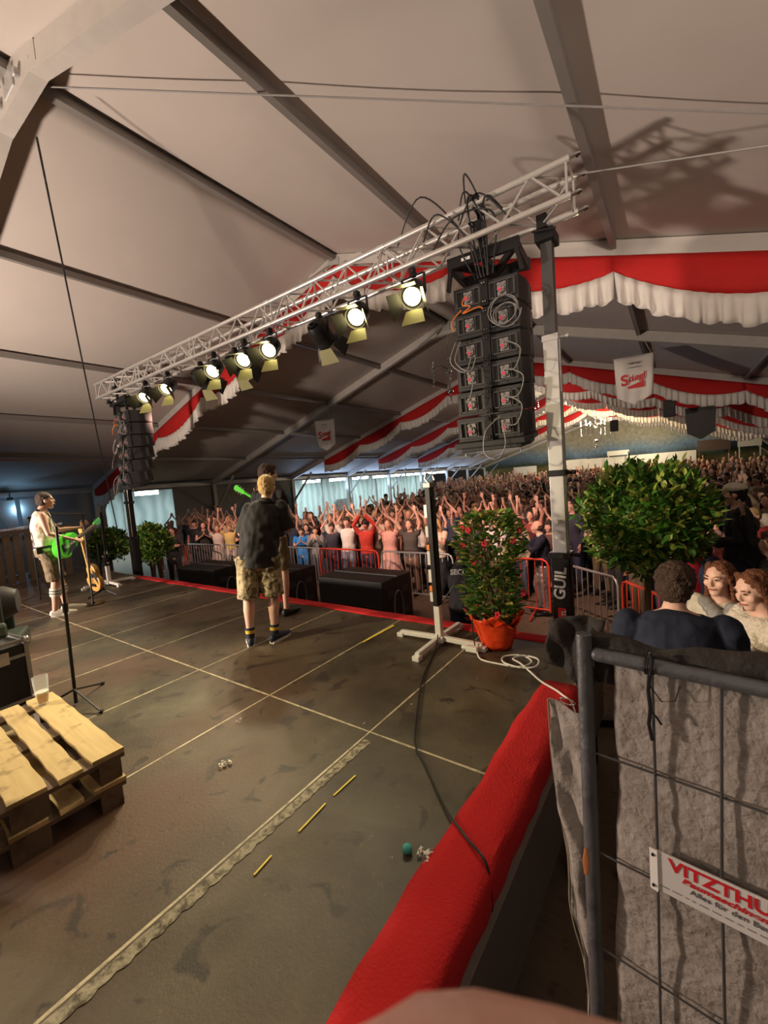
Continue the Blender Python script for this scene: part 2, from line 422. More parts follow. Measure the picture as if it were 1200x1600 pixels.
    rr = N.new('ShaderNodeMapRange'); L.new(nz(3, 5), rr.inputs[0]); rr.inputs[3].default_value = .38; rr.inputs[4].default_value = .7
    L.new(rr.outputs[0], b.inputs['Roughness'])
    bp = N.new('ShaderNodeBump'); bp.inputs['Strength'].default_value = .35; bp.inputs['Distance'].default_value = .006
    L.new(nz(55, 5, 0, .7), bp.inputs['Height']); L.new(bp.outputs[0], b.inputs['Normal'])
    return mm
MT['stage_deck'] = stage_mat()
def worn_tape():
    mm, nt, b = newmat('worn_tape'); N = nt.nodes; L = nt.links
    tc = N.new('ShaderNodeTexCoord'); n = N.new('ShaderNodeTexNoise'); n.inputs['Scale'].default_value = 22; n.inputs['Detail'].default_value = 6; n.inputs['Roughness'].default_value = .7
    L.new(tc.outputs['Object'], n.inputs['Vector'])
    cr = N.new('ShaderNodeValToRGB'); e = cr.color_ramp.elements; e[0].position = .40; e[0].color = (.08, .06, .035, 1); e[1].position = .58; e[1].color = (.36, .32, .22, 1)
    L.new(n.outputs['Fac'], cr.inputs[0]); L.new(cr.outputs[0], b.inputs['Base Color']); b.inputs['Roughness'].default_value = .7
    return mm
MT['worn_tape'] = worn_tape()
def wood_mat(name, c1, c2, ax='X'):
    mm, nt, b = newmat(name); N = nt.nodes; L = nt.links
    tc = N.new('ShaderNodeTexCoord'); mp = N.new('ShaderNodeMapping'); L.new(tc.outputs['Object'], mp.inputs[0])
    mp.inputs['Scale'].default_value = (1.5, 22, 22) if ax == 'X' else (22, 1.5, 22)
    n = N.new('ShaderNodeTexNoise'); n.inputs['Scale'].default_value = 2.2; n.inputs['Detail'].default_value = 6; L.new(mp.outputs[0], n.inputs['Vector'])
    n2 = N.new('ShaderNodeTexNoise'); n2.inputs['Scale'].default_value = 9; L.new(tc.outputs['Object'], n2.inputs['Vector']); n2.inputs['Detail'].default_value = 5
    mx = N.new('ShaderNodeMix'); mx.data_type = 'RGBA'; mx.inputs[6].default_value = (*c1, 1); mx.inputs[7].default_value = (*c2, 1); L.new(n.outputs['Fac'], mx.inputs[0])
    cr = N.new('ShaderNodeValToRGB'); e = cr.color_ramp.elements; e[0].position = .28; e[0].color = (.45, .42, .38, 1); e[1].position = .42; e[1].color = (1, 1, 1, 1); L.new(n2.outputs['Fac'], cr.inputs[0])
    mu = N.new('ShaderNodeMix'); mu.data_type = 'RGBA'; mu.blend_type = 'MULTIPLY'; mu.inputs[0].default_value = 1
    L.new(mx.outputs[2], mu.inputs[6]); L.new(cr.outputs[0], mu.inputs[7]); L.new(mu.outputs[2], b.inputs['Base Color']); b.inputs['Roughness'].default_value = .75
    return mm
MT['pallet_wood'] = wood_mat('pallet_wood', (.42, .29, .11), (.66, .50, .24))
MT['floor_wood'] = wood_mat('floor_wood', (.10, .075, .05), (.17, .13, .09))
MT['dark_wood'] = wood_mat('dark_wood', (.10, .065, .04), (.17, .12, .075), 'Z')  # dark boards; on the stacked pallets it also stands in for shade
def mural(name, zlo, zhi):
    mm, nt, b = newmat(name); N = nt.nodes; L = nt.links
    tc = N.new('ShaderNodeTexCoord'); sp = N.new('ShaderNodeSeparateXYZ'); L.new(tc.outputs['Object'], sp.inputs[0])
    mp = N.new('ShaderNodeMapping'); mp.inputs['Scale'].default_value = (.35, .35, .05); L.new(tc.outputs['Object'], mp.inputs[0])
    n = N.new('ShaderNodeTexNoise'); n.inputs['Scale'].default_value = 1.0; n.inputs['Detail'].default_value = 5; L.new(mp.outputs[0], n.inputs['Vector'])
    h = N.new('ShaderNodeMapRange'); L.new(sp.outputs[2], h.inputs[0]); h.inputs[1].default_value = zlo; h.inputs[2].default_value = zhi
    a = math_node(N, L, 'SUBTRACT', n.outputs['Fac'], .5); a = math_node(N, L, 'MULTIPLY', a, .55); a = math_node(N, L, 'ADD', a, h.outputs[0])
    cr = N.new('ShaderNodeValToRGB'); e = cr.color_ramp.elements
    e[0].position = .05; e[0].color = (.10, .09, .035, 1); e[1].position = 1; e[1].color = (.42, .38, .26, 1)
    for p_, c_ in ((.25, (.22, .19, .07)), (.36, (.05, .075, .035)), (.48, (.13, .20, .27)), (.60, (.20, .31, .42)), (.80, (.36, .36, .30))):
        x = e.new(p_); x.color = (*c_, 1)
    L.new(a, cr.inputs[0])
    n2 = N.new('ShaderNodeTexNoise'); n2.inputs['Scale'].default_value = 3.5; n2.inputs['Detail'].default_value = 6; L.new(tc.outputs['Object'], n2.inputs['Vector'])
    mu = N.new('ShaderNodeMix'); mu.data_type = 'RGBA'; mu.blend_type = 'MULTIPLY'; mu.inputs[0].default_value = .7
    L.new(cr.outputs[0], mu.inputs[6]); L.new(n2.outputs['Fac'], mu.inputs[7]); L.new(mu.outputs[2], b.inputs['Base Color']); b.inputs['Roughness'].default_value = .85
    return mm
MT['mural_far'] = mural('mural_far', GZ+1.4, GZ+5.2)
MT['mural_side'] = mural('mural_side', GZ+.2, GZ+2.9)
def burlap():
    mm, nt, b = newmat('grey_tarp'); N = nt.nodes; L = nt.links
    tc = N.new('ShaderNodeTexCoord')
    def nz(s_, d=5, di=0):
        n = N.new('ShaderNodeTexNoise'); n.inputs['Scale'].default_value = s_; n.inputs['Detail'].default_value = d; n.inputs['Distortion'].default_value = di
        L.new(tc.outputs['Object'], n.inputs['Vector']); return n.outputs['Fac']
    cr = N.new('ShaderNodeValToRGB'); e = cr.color_ramp.elements; e[0].position = .3; e[0].color = (.27, .235, .20, 1); e[1].position = .62; e[1].color = (.40, .355, .31, 1)
    L.new(nz(11, 6, .4), cr.inputs[0])
    c2 = N.new('ShaderNodeValToRGB'); e = c2.color_ramp.elements; e[0].position = .30; e[0].color = (.42, .38, .34, 1); e[1].position = .44; e[1].color = (1, 1, 1, 1)
    L.new(nz(19, 5, .4), c2.inputs[0])
    mu = N.new('ShaderNodeMix'); mu.data_type = 'RGBA'; mu.blend_type = 'MULTIPLY'; mu.inputs[0].default_value = .5
    L.new(cr.outputs[0], mu.inputs[6]); L.new(c2.outputs[0], mu.inputs[7]); L.new(mu.outputs[2], b.inputs['Base Color']); b.inputs['Roughness'].default_value = .85
    bp = N.new('ShaderNodeBump'); bp.inputs['Strength'].default_value = .8; bp.inputs['Distance'].default_value = .008
    L.new(nz(70, 6, .2), bp.inputs['Height']); L.new(bp.outputs[0], b.inputs['Normal'])
    return mm
MT['grey_tarp'] = burlap()
D('tarp_dark', (.026, .021, .016), .75, 0, .3, 12, bump=.6, bscale=30)
D('tarp_edge', (.30, .25, .16), .8, 0, .2, 12, bump=.4, bscale=30)
D('galv', (.13, .135, .14), .48, .4, .35, 14, bump=.3, bscale=30)
D('rust', (.45, .16, .05), .7)
D('leg_grey', (.16, .145, .13), .6, .2, .15, 5)

def curtain():
    mm, nt, b = newmat('annex_curtain'); N = nt.nodes; L = nt.links
    tc = N.new('ShaderNodeTexCoord'); wv = N.new('ShaderNodeTexWave'); wv.bands_direction = 'Y'; wv.inputs['Scale'].default_value = .45; wv.inputs['Distortion'].default_value = 6; wv.inputs['Detail'].default_value = 2
    L.new(tc.outputs['Object'], wv.inputs['Vector'])
    mx = N.new('ShaderNodeMix'); mx.data_type = 'RGBA'; mx.inputs[6].default_value = (.40, .48, .48, 1); mx.inputs[7].default_value = (.60, .68, .67, 1)
    L.new(wv.outputs['Fac'], mx.inputs[0]); L.new(mx.outputs[2], b.inputs['Base Color']); b.inputs['Roughness'].default_value = .85
    return mm
MT['annex_curtain'] = curtain()
# ================================================================ THE SETTING
b = MB(); b.box((-6, 16, GZ-.05), (70, 70, .1)); part('floor', b, 'floor_wood', kind='structure')
# roof membrane, one slope each side, gently sagging between frames
b = MB()
for sgn in (-1, 1):
    nu, nk = 40, (K1-K0)*2; vs = []
    for i in range(nk+1):
        k = K0+i*.5
        for j in range(nu+1):
            u = HW*j/nu
            sag = -.05*math.sin(PI*((k-K0) % 5)/5)*math.sin(PI*min(1, (u % 2.45)/2.45))
            vs.append(T(sgn*u, k, .20+sag))
    fs = [(i*(nu+1)+j, i*(nu+1)+j+1, (i+1)*(nu+1)+j+1, (i+1)*(nu+1)+j) for i in range(nk) for j in range(nu)]
    b.add(vs, fs)
roof = part('ceiling', b, 'membrane', kind='structure', smooth=True)
so = roof.modifiers.new('t', 'SOLIDIFY'); so.thickness = .02; so.offset = 1
# rafters, purlins, posts
EZ = T(HW, 0).z
for k in range(K0, K1+1, 5):
    b = MB()
    for sgn in (-1, 1):
        b.bar(T(0, k, .07), T(sgn*HW, k, .07), .14, .22)
        for u in range(0, 12, 2):   # bolt holes of the gusset plates
            p = T(sgn*(u+.55), k, .07); b.cyl(p-TD*.078, p+TD*.078, .014, n=6)
    b.bar(T(-.7, k, .12), T(.7, k, .12), .15, .22)
    part('roof_rafter', b, 'rafter_white', kind='structure')
    b = MB()
    for sgn in (-1, 1):
        p = TG(sgn*HW, k, GZ); q = T(sgn*HW, k, 0); b.bar(p, q, .16, .22, TR)
        p2 = T(sgn*(HW-1.6), k, -.22); b.bar(q-Vector((0, 0, 1.3)), p2, .07, .09)
    part('trim_1' if k == K0 else 'trim_post', b, 'rafter_white', kind='structure')
for u in (-9.8, -7.3, -4.87, -2.45, 0, 2.45, 4.87, 7.3, 9.8):
    b = MB(); w_ = .10 if u == 0 else .075
    b.bar(T(u, K0, .11), T(u, K1, .11), w_, .10); part('roof_purlin', b, 'purlin', kind='structure')
b = MB()
for sgn in (-1, 1): b.bar(T(sgn*HW, K0, .06), T(sgn*HW, K1, .06), .14, .16)
part('eave_beam', b, 'alu_dull', kind='structure')
# node plates at the ridge
for k in (-5, 0, 5, 10):
    b = MB(); p = T(0, k, -.02); b.box(p, (.30, .18, .22)); 
    for dx in (-.28, .28): b.cyl(p+Vector((dx, -.12, -.08)), p+Vector((dx, .12, -.08)), .045, n=8)
    b.bar(p+Vector((-.1, -.12, 0)), p+Vector((-.6, -.75, -.55)), .03, .03)
    part('ridge_bracket', b, 'alu_dull', kind='structure', bevel=.01)
# the side walls: solid sheets, the mural sheet and the open bays towards the annex
def wall(name, u, ka, kb, za, zb, matk, th=.04, **kw):
    b = MB(); b.bar(TG(u, ka, (za+zb)/2), TG(u, kb, (za+zb)/2), th, zb-za); return part(name, b, matk, kind='structure', **kw)
L_ = -HW
wall('wall_left', L_, K0, .3, GZ, EZ, 'wall_grey')
wall('wall_left.001', L_, 3.0, 5.6, GZ, EZ, 'wall_grey')
wall('wall_left.002', L_, 5.6, 10.2, GZ+2.75, EZ, 'wall_grey')
wall('wall_left.003', L_, 5.6, 10.2, GZ, GZ+2.75, 'mural_side')
wall('wall_right', HW, K0, K1, GZ, EZ, 'wall_grey')
b = MB(); b.prism([TG(-HW, K0, GZ), TG(HW, K0, GZ), T(HW, K0), T(0, K0), T(-HW, K0)], -TD*.04); part('wall_back', b, 'wall_grey', kind='structure')
b = MB(); b.prism([TG(-HW, K1, GZ), TG(HW, K1, GZ), T(HW, K1), T(0, K1), T(-HW, K1)], TD*.04); part('wall_front', b, 'mural_far', kind='structure')
# annex beyond the left wall: low white tent with tube lights
b = MB(); b.bar(TG(-19.5, -4, .5), TG(-19.5, K1, .5), .04, 3.2); part('wall_annex', b, 'annex_curtain', kind='structure')
for k_, w_, h_, mk_, lab_ in ((12.6, .9, 2.0, 'dark_wood', 'brown door panel in the side tent beyond the crowd'), (21.5, 2.2, 1.2, 'grey_metal', 'grey counter box in the side tent, farther right of the brown door')):
    b = MB(); b.bar(TG(-19.2, k_, GZ+h_/2), TG(-19.2, k_+w_, GZ+h_/2), .12, h_); part('side_tent_panel', b, mk_, label=lab_, cat='panel')
b = MB(); b.prism([T(-HW, -4, 0)+Vector((0, 0, -.1)), TG(-16, -4, 2.75), TG(-19.5, -4, 2.0), TG(-19.5, -4, 2.03), TG(-16, -4, 2.78), T(-HW, -4, 0)+Vector((0, 0, -.07))], TD*(K1+4)); part('ceiling_annex', b, 'annex_white', kind='structure')
for k in range(-4, K1+1, 4):
    b = MB(); b.bar(TG(-16, k, 2.68), TG(-19.5, k, 1.95), .06, .09); b.bar(TG(-16, k, 2.68), T(-HW, k, -.16), .06, .09); b.bar(TG(-19.4, k, GZ), TG(-19.4, k, 1.95), .09, .09)
    part('annex_frame', b, 'alu_dull', kind='structure')
i = 0
for k in range(1, K1, 3):
    for u in (-16.8,):
        t = thing('tube_light', TG(u, k, 1.90), 'white rectangular strip light glowing under the roof of the side tent', 'light', rz=PSI, group='strip lights in the side tent')
        b = MB(); b.box((0, 0, .07), (1.55, .60, .06)); [b.bar((q, 0, .08), (q, 0, .62), .012, .012, (0, 1, 0)) for q in (-.5, .5)]; part('housing', b, 'white_paint', t)
        b = MB(); b.box((0, 0, -.06), (1.3, .55, .20)); part('diffuser', b, 'tube_white', t)
# blue lamp and white funnel-shaped cloth at the far left eave
t = thing('blue_spotlight', (-17.6, 3.95, 1.84), 'small lamp glowing cold blue under the left eave behind the singer', 'light')
b = MB(); b.cyl((0, 0, 0), (.0, 0, .12), .10, .07, 12); b.bar((0, 0, .1), (0, 0, .25), .03, .03, (0, 1, 0)); part('lamp_body', b, 'dark_grey', t)
b = MB(); b.ell((0, 0, -.005), (.085, .085, .03)); part('lamp_lens', b, 'blue_lamp', t, smooth=True)
l = pointl('blue_light', (-17.3, 4.0, 1.55), 12, (.30, .62, 1), .08)
b = MB()
for dx, w0 in ((-.42, 1), (.36, -1)):
    b.prism([(dx-.30, 0, 0), (dx+.34, 0, 0), (dx*.25+.03, .04, -1.5), (dx*.25-.02, .04, -1.5)], (0, .02, 0))
o = part('hanging_cloth', b, 'ruffle', loc=(-17.3, 4.05, 1.86), rz=.9, label='pale cloth gathered to a point hanging below the blue lamp at the left', cat='cloth')
# purlin bracing cables in the roof
def cable(pts, r, matk, name, label, cat, sag=0, parent=None, n=6, **kw):
    P = [Vector(p) for p in pts]; out = []
    if len(P) == 2 and sag: out = [P[0].lerp(P[1], i/24)-Vector((0, 0, sag*4*(i/24)*(1-i/24))) for i in range(25)]
    elif len(P) > 2:
        for i in range(len(P)-1):
            p0 = P[max(i-1, 0)]; p1 = P[i]; p2 = P[i+1]; p3 = P[min(i+2, len(P)-1)]
            for s_ in range(8):
                t = s_/8; out.append(.5*((2*p1)+(p2-p0)*t+(2*p0-5*p1+4*p2-p3)*t*t+(3*p1-p0-3*p2+p3)*t**3))
        out.append(P[-1])
    else: out = P
    b = MB(); b.tube(out, r, n); return part(name, b, matk, parent, smooth=True, label=label, cat=cat, **kw)
cable([T(0, -5, .0), T(11.5, -.2, .1)], .008, 'cable_grey', 'bracing_cable', 'thin steel cable stretched across the roof sheet above the truss', 'cable')
cable([(-.75, 4.2, 4.08), T(8.6, -2.4, -.1)], .007, 'cable_grey', 'bracing_cable', 'thin guy cable running from the truss end up to the right', 'cable')
cable([T(0, -5, -.45)+Vector((.02, .1, 0)), Vector((-9.4, 3.6, 2.4)), Vector((-10.4, 4.1, .9))], .011, 'cable_black', 'power_cable', 'dark cable hanging from the ridge down to the left stage tower', 'cable')

# ---------------------------------------------------------------- swags
def swag(k, us, label, depth=(.22, .50), fr=.36, hz=-.03):
    t = thing('swag_drape', T(0, k, 0), label, 'drape', group=None)
    red = MB(); wh = MB(); o = T(0, k, 0); side = -TD*.10
    nu = 20
    for a, c in zip(us[:-1], us[1:]):
        V = []; W = []; K_ = []
        for i in range(nu+1):
            s_ = i/nu; u = a+(c-a)*s_; top = T(u, k, hz)+side-o
            hang = depth[0]+(depth[1]-depth[0])*math.sin(PI*s_)**.8
            for j in range(6):
                q = j/5; bulge = .05*math.sin(PI*q)*math.sin(PI*s_)+.012*math.sin(q*16)*math.sin(PI*s_)
                V.append(top-Vector((0, 0, hang*q))-TD*bulge)
        red.add(V, [(i*6+j, i*6+j+1, (i+1)*6+j+1, (i+1)*6+j) for i in range(nu) for j in range(5)])
        n2 = 168
        for i in range(n2+1):
            s_ = i/n2; u = a+(c-a)*s_; top = T(u, k, hz)+side-o
            hang = depth[0]+(depth[1]-depth[0])*math.sin(PI*s_)**.8
            ph = s_*34*abs(c-a)/2.45
            for j in range(5):
                q = j/4
                amp = .008+.040*q
                f_ = fr*(1+.06*math.sin(ph*1.0+1)*q)
                fold = math.sin(ph*2.5+1.1*math.sin(ph*.55+k+a)); W.append(top-Vector((0, 0, hang-.01+f_*q))-TD*(amp*(abs(fold)**.6*(1 if fold > 0 else -1))+.02)+TR*(.018*q*math.cos(ph*2.5)))
        wh.add(W, [(i*5+j, i*5+j+1, (i+1)*5+j+1, (i+1)*5+j) for i in range(n2) for j in range(4)])
    for mb, n_, mk, th in ((red, 'red_cloth', 'red_cloth', .008), (wh, 'white_ruffle', 'ruffle', .005)):
        ob = part(n_, mb, mk, t, smooth=True); s2 = ob.modifiers.new('t', 'SOLIDIFY'); s2.thickness = th; s2.offset = 0
    return t
swag(0, [-12.2, -9.8, -7.3, -4.87, -2.45, 0, 2.45, 4.87, 7.3, 9.8], 'red swag with white ruffle hanging from the rafter nearest the stage')
swag(10, [-9.8, -7.3, -4.87, -2.45, 0, 2.45, 4.87, 7.3, 9.8], 'red swag with white ruffle on the second decorated rafter behind the speaker tower')
swag(15, [-9.8, -7.3, -4.87, -2.45, 0, 2.45, 4.87, 7.3, 9.8], 'red swag with white ruffle on the rafter just past the two hanging banners')
swag(20, [-9.8, -7.3, -4.87, -2.45, 0, 2.45, 4.87, 7.3, 9.8], 'red swag with white ruffle over the middle of the far crowd')
swag(25, [-7.3, -4.87, -2.45, 0, 2.45, 4.87, 7.3, 9.8], 'red swag with white ruffle around the lit chandelier at the rear')
swag(30, [-4.87, -2.45, 0, 2.45, 4.87, 7.3, 9.8], 'red swag with white ruffle farthest back before the mural')
# ---------------------------------------------------------------- banners
def beer_banner(u, k, z, wd, ht, label, drop=.2):
    p = T(u, k); t = thing('hanging_banner', (p.x, p.y, z), label, 'banner', rz=.12 if u > 0 else .35)
    b = MB(); nx, nz = 16, 14; vs = []
    for i in range(nx+1):
        for j in range(nz+1):
            x = -wd/2+wd*i/nx; q = j/nz; low = -ht+drop*abs(2*i/nx-1)
            xx = x*(1-.10*q); vs.append((xx, .03*math.sin(i*1.1+q*2)*q-.02*math.sin(i*.5), low*q))
    b.add(vs, [(i*(nz+1)+j, i*(nz+1)+j+1, (i+1)*(nz+1)+j+1, (i+1)*(nz+1)+j) for i in range(nx) for j in range(nz)])
    ob = part('banner_cloth', b, 'ruffle', t, smooth=True); s2 = ob.modifiers.new('t', 'SOLIDIFY'); s2.thickness = .008
    b = MB(); b.cyl((-wd/2-.03, 0, 0), (wd/2+.03, 0, 0), .014, n=8)
    b.cyl((-wd/2+.05, 0, 0), (-wd/4, 0, (T(u, k, -.03).z-z)), .004, n=5); b.cyl((wd/2-.05, 0, 0), (wd/4, 0, (T(u, k, -.03).z-z)), .004, n=5)
    part('hanging_rod', b, 'alu_dull', t)
    F = lambda x, zz: frameM((x, -.062, zz), (1, 0, .16), (-.16, 0, 1))
    S_ = wd
    text_mesh('S', .42*S_, 'label_red', t, F(-.255*S_, -.49*ht), shear=.1, extrude=.003, bold=.012*S_, name='lettering')
    text_mesh('tiegl', .265*S_, 'label_red', t, F(.07*S_, -.44*ht), shear=.1, extrude=.003, bold=.005*S_, name='lettering', width=.96)
    b = MB(); n = 7; x0, x1, z0 = -.16*S_, .24*S_, -.66*ht
    for i in range(n):
        xa = x0+(x1-x0)*i/n; xb = x0+(x1-x0)*(i+1)/n; b.box(((xa+xb)/2, -.062, z0+(.05+.13*(i+1)/n)*S_/2), (xb-xa+.001, .006, (.05+.13*(i+1)/n)*S_))
    part('stair_emblem', b, 'label_red', t)
    b = MB(); 
    for i in range(7): b.ell((-.13*S_+i*.043*S_, -.062, -.15*ht+.012*math.sin(i*2.2)), (.020*S_, .003, .018*S_), n=8, k=5)
    for i in range(9): b.box((-.15*S_+i*.037*S_, -.062, -.235*ht), (.022*S_, .004, .020*S_))
    part('small_print', b, 'ink_grey', t)
    b = MB()
    for r_ in range(2): b.box((.04*S_, -.062, -.74*ht-.05*r_), (.38*S_, .004, .008))
    part('small_print', b, 'ruffle', t)
    return t
beer_banner(4.75, 5, 4.02, .82, 1.14, 'white pointed banner with red lettering hanging right of the steel tower')
beer_banner(-5.15, 5, 3.93, .80, 1.12, 'white pointed banner with red lettering hanging left, above the crowd')
b = MB(); b.prism([(-.45, 0, 0), (.45, 0, 0), (.40, 0, -.9), (0, 0, -1.15), (-.40, 0, -.9)], (0, .02, 0)); b.bar((0, 0, 0), (0, 0, .5), .01, .01, (0, 1, 0))
p = T(6.3, 12); part('hanging_banner', b, 'dark_grey', loc=(p.x, p.y, 3.25), label='unlit dark pointed banner half hidden behind the right white banner', cat='banner')
for (u, k, z, lab) in ((5.4, 10.6, 3.2, 'small black box speaker hanging beside the dark banner'), (-2.3, 14, 4.0, 'small black box speaker hanging left of the nearer chandelier'), (3.1, 17, 3.3, 'small black box speaker hanging among the rear swags')):
    p = T(u, k); t = thing('hanging_speaker', (p.x, p.y, z), lab, 'speaker')
    b = MB(); b.box((0, 0, 0), (.34, .3, .55)); part('speaker_box', b, 'black_paint', t, bevel=.02)
    b = MB(); b.bar((0, 0, .27), (0, 0, T(u, k, -.1).z-z), .02, .02, (0, 1, 0)); part('mounting_pole', b, 'alu_dull', t)
# ---------------------------------------------------------------- chandeliers
def chandelier(loc, label, lit=0, scale=1.0, power=0):
    t = thing('chandelier', loc, label, 'chandelier'); t.scale = (scale,)*3
    b = MB(); b.cyl((0, 0, 0), (0, 0, -1.45), .022, n=8)
    for z, r in ((-.4, .06), (-.75, .08), (-1.35, .09)): b.ell((0, 0, z), (r, r, r*.8), n=10, k=7)
    b.ell((0, 0, -1.55), (.035, .035, .09), n=8, k=6); part('stem', b, 'chrome', t, smooth=True)
    for i in range(6):
        a = PI/3*i; d = Vector((math.cos(a), math.sin(a), 0))
        b = MB(); b.tube([Vector((0, 0, -.7)), d*.25+Vector((0, 0, -.62)), d*.5+Vector((0, 0, -.66)), d*.55+Vector((0, 0, -.72))], .013, 6)
        b.cyl(d*.55+Vector((0, 0, -.73)), d*.55+Vector((0, 0, -.70)), .03, .06, 8)
        ar = part('arm', b, 'chrome', t, smooth=True)
        b = MB(); b.cyl(d*.55+Vector((0, 0, -.70)), d*.55+Vector((0, 0, -.58)), .014, n=6); b.ell(d*.55+Vector((0, 0, -.54)), (.026, .026, .05), n=8, k=6)
        part('candle_bulb', b, 'warm_bulb' if lit else 'glass', ar, smooth=True)
        b = MB()
        for q in range(4): b.ell(d*.55+Vector((0, 0, -.82-.09*q)), (.018+.012*(q == 3),)*2+(.032+.02*(q == 3),), n=6, k=4)
        part('crystal_drops', b, 'chrome', ar)
    b = MB(); b.cyl((0, 0, 0), (0, 0, .5), .006, n=5); part('chain', b, 'alu_dull', t)
    if power: l = pointl('chandelier_light', (loc[0], loc[1]-.0, loc[2]-1.0*scale), power, (1, .80, .48), .35)
    return t
p = T(0, 5); chandelier((p.x, p.y, 5.42), 'unlit crystal chandelier hanging left of the black speaker tower')
p = T(0, 13); chandelier((p.x, p.y, 5.35), 'unlit crystal chandelier half hidden right of the speaker tower')
p = T(1.6, 22); chandelier((p.x, p.y, 4.9), 'brightly lit chandelier glowing warm white at the rear of the tent', lit=1, scale=1.5, power=900)
# ---------------------------------------------------------------- bars and boards along the far wall
for (u, k, w_, z0, h_, mk, lab) in (
    (-7.5, 38.5, 2.4, GZ+1.9, .9, 'board_white', 'pale board mounted high on the far wall at the left'),
    (-3.2, 39, 3.2, GZ+2.1, 1.0, 'board_white', 'pale board above the far crowd behind the steel tower'),
    (2.6, 38.8, 9.0, GZ+2.1, .95, 'board_white', 'long cream fascia board of a bar stand at the far end'),
    (1.2, 38.4, 1.8, GZ+3.15, .45, 'board_white', 'small cream sign above the long bar fascia'),
    (8.3, 38.6, 2.2, GZ+2.9, .9, 'board_brown', 'dark brown board to the right of the bar fascia'),
    (10.6, 38.6, 1.5, GZ+3.0, .9, 'board_white', 'square pale board right of the dark brown board')):
    b = MB(); b.bar(TG(u-w_/2, k, z0+h_/2), TG(u+w_/2, k, z0+h_/2), .08, h_)
    b2 = b; b2.bar(TG(u-w_/2+.1, k, GZ), TG(u-w_/2+.1, k, z0+.1), .08, .08, TR); b2.bar(TG(u+w_/2-.1, k, GZ), TG(u+w_/2-.1, k, z0+.1), .08, .08, TR)
    part('sign_board', b, mk, label=lab, cat='sign')
pointl('bar_light', TG(3.5, 36.0, 2.9), 480, (1, .86, .62), .5); pointl('bar_light', TG(-4, 35, 2.6), 380, (1, .82, .6), .5)
# annex light as area lamps under the tubes (large tubes, one per bay)
for k, pw in ((1.5, 130), (6, 50), (12, 190), (18, 210), (24, 210), (30, 210), (36, 210)):
    areal('annex_light', TG(-15.9, k, 1.95), TG(-15.9, k, GZ), pw, (.72, .95, 1), 4.5, .5)
areal('blue_roof_fill', TG(-12.8, 22, 1.25), TG(-10.2, 22, 3.6), 420, (.42, .62, 1), 24, .3)  # unseen area lamp added to tint the left roof blue
for k, pw in ((12, 130), (20, 150), (28, 170)):
    pointl('tent_light', T(0, k, -1.1), pw, (1, .84, .68), .3)
# ================================================================ STAGE
ST = (-.69, -13.2, -4.0, 3.96)   # right edge, left edge, back, front
b = MB(); b.box(((ST[0]+ST[1])/2, (ST[2]+ST[3])/2, -.06), (ST[0]-ST[1], ST[3]-ST[2], .12)); part('stage_floor', b, 'stage_deck', kind='structure')
def strip(pts_fn, name, label, **kw): pass
# red carpet borders, a wrinkled strip lying on the deck and folding over its edge
def carpet(a, c, wv, name, label, over=.30):
    a = Vector(a); c = Vector(c); wv = Vector(wv); n = 60; vs = []; prof = [(0, .004), (.25, .010), (.5, .008), (.75, .010), (1, .008)]
    ov = [(1.04, -.01), (1.06, -.10), (1.05, -.20), (1.06, -over)]
    for i in range(n+1):
        p = a.lerp(c, i/n)
        for j, (q, h) in enumerate(prof+ov):
            wob = .006*math.sin(i*.9+j)+.005*math.sin(i*2.3)
            e = (.010*math.sin(i*.55)+.006*math.sin(i*1.7)) if j == 0 else 0
            vs.append(p+wv*(q+(e/wv.length if j == 0 else (abs(wob)*1.2/wv.length if j > 4 else 0)))+Vector((0, 0, h+(wob*.25 if 0 < j < 5 else 0))))
    m_ = len(prof+ov); b = MB(); b.add(vs, [(i*m_+j, i*m_+j+1, (i+1)*m_+j+1, (i+1)*m_+j) for i in range(n) for j in range(m_-1)])
    o = part(name, b, 'red_carpet', smooth=True, label=label, cat='carpet'); s2 = o.modifiers.new('t', 'SOLIDIFY'); s2.thickness = .006; s2.offset = 1
    return o
carpet((-.905, -3.5, .0), (-.905, 3.10, .0), (.225, 0, 0), 'red_carpet_border', 'red carpet strip along the right edge of the stage')
carpet((-9.15, 3.80, .0), (-.72, 3.80, .0), (0, .165, 0), 'red_carpet_border', 'red carpet strip along the front edge of the stage', over=.12)
# understructure of the stage on the right side
for y in (-1.2, .75, 2.7):
    b = MB(); b.bar((-.66, y, GZ), (-.66, y, -.12), .06, .06, (0, 1, 0)); part('stage_leg', b, 'leg_grey', kind='structure')
b = MB(); b.bar((-.655, -3.9, -.36), (-.655, 3.9, -.36), .05, .46); part('trim_stage_side', b, 'leg_grey', kind='structure')
b = MB(); b.bar((-.62, .9, -.35), (-.25, 1.55, -1.0), .05, .07); part('stage_brace', b, 'leg_grey', kind='structure')
b = MB(); b.box((-5.5, 3.93, -.62), (9.6, .04, .96)); part('trim_stage_front', b, 'black_paint', kind='structure')
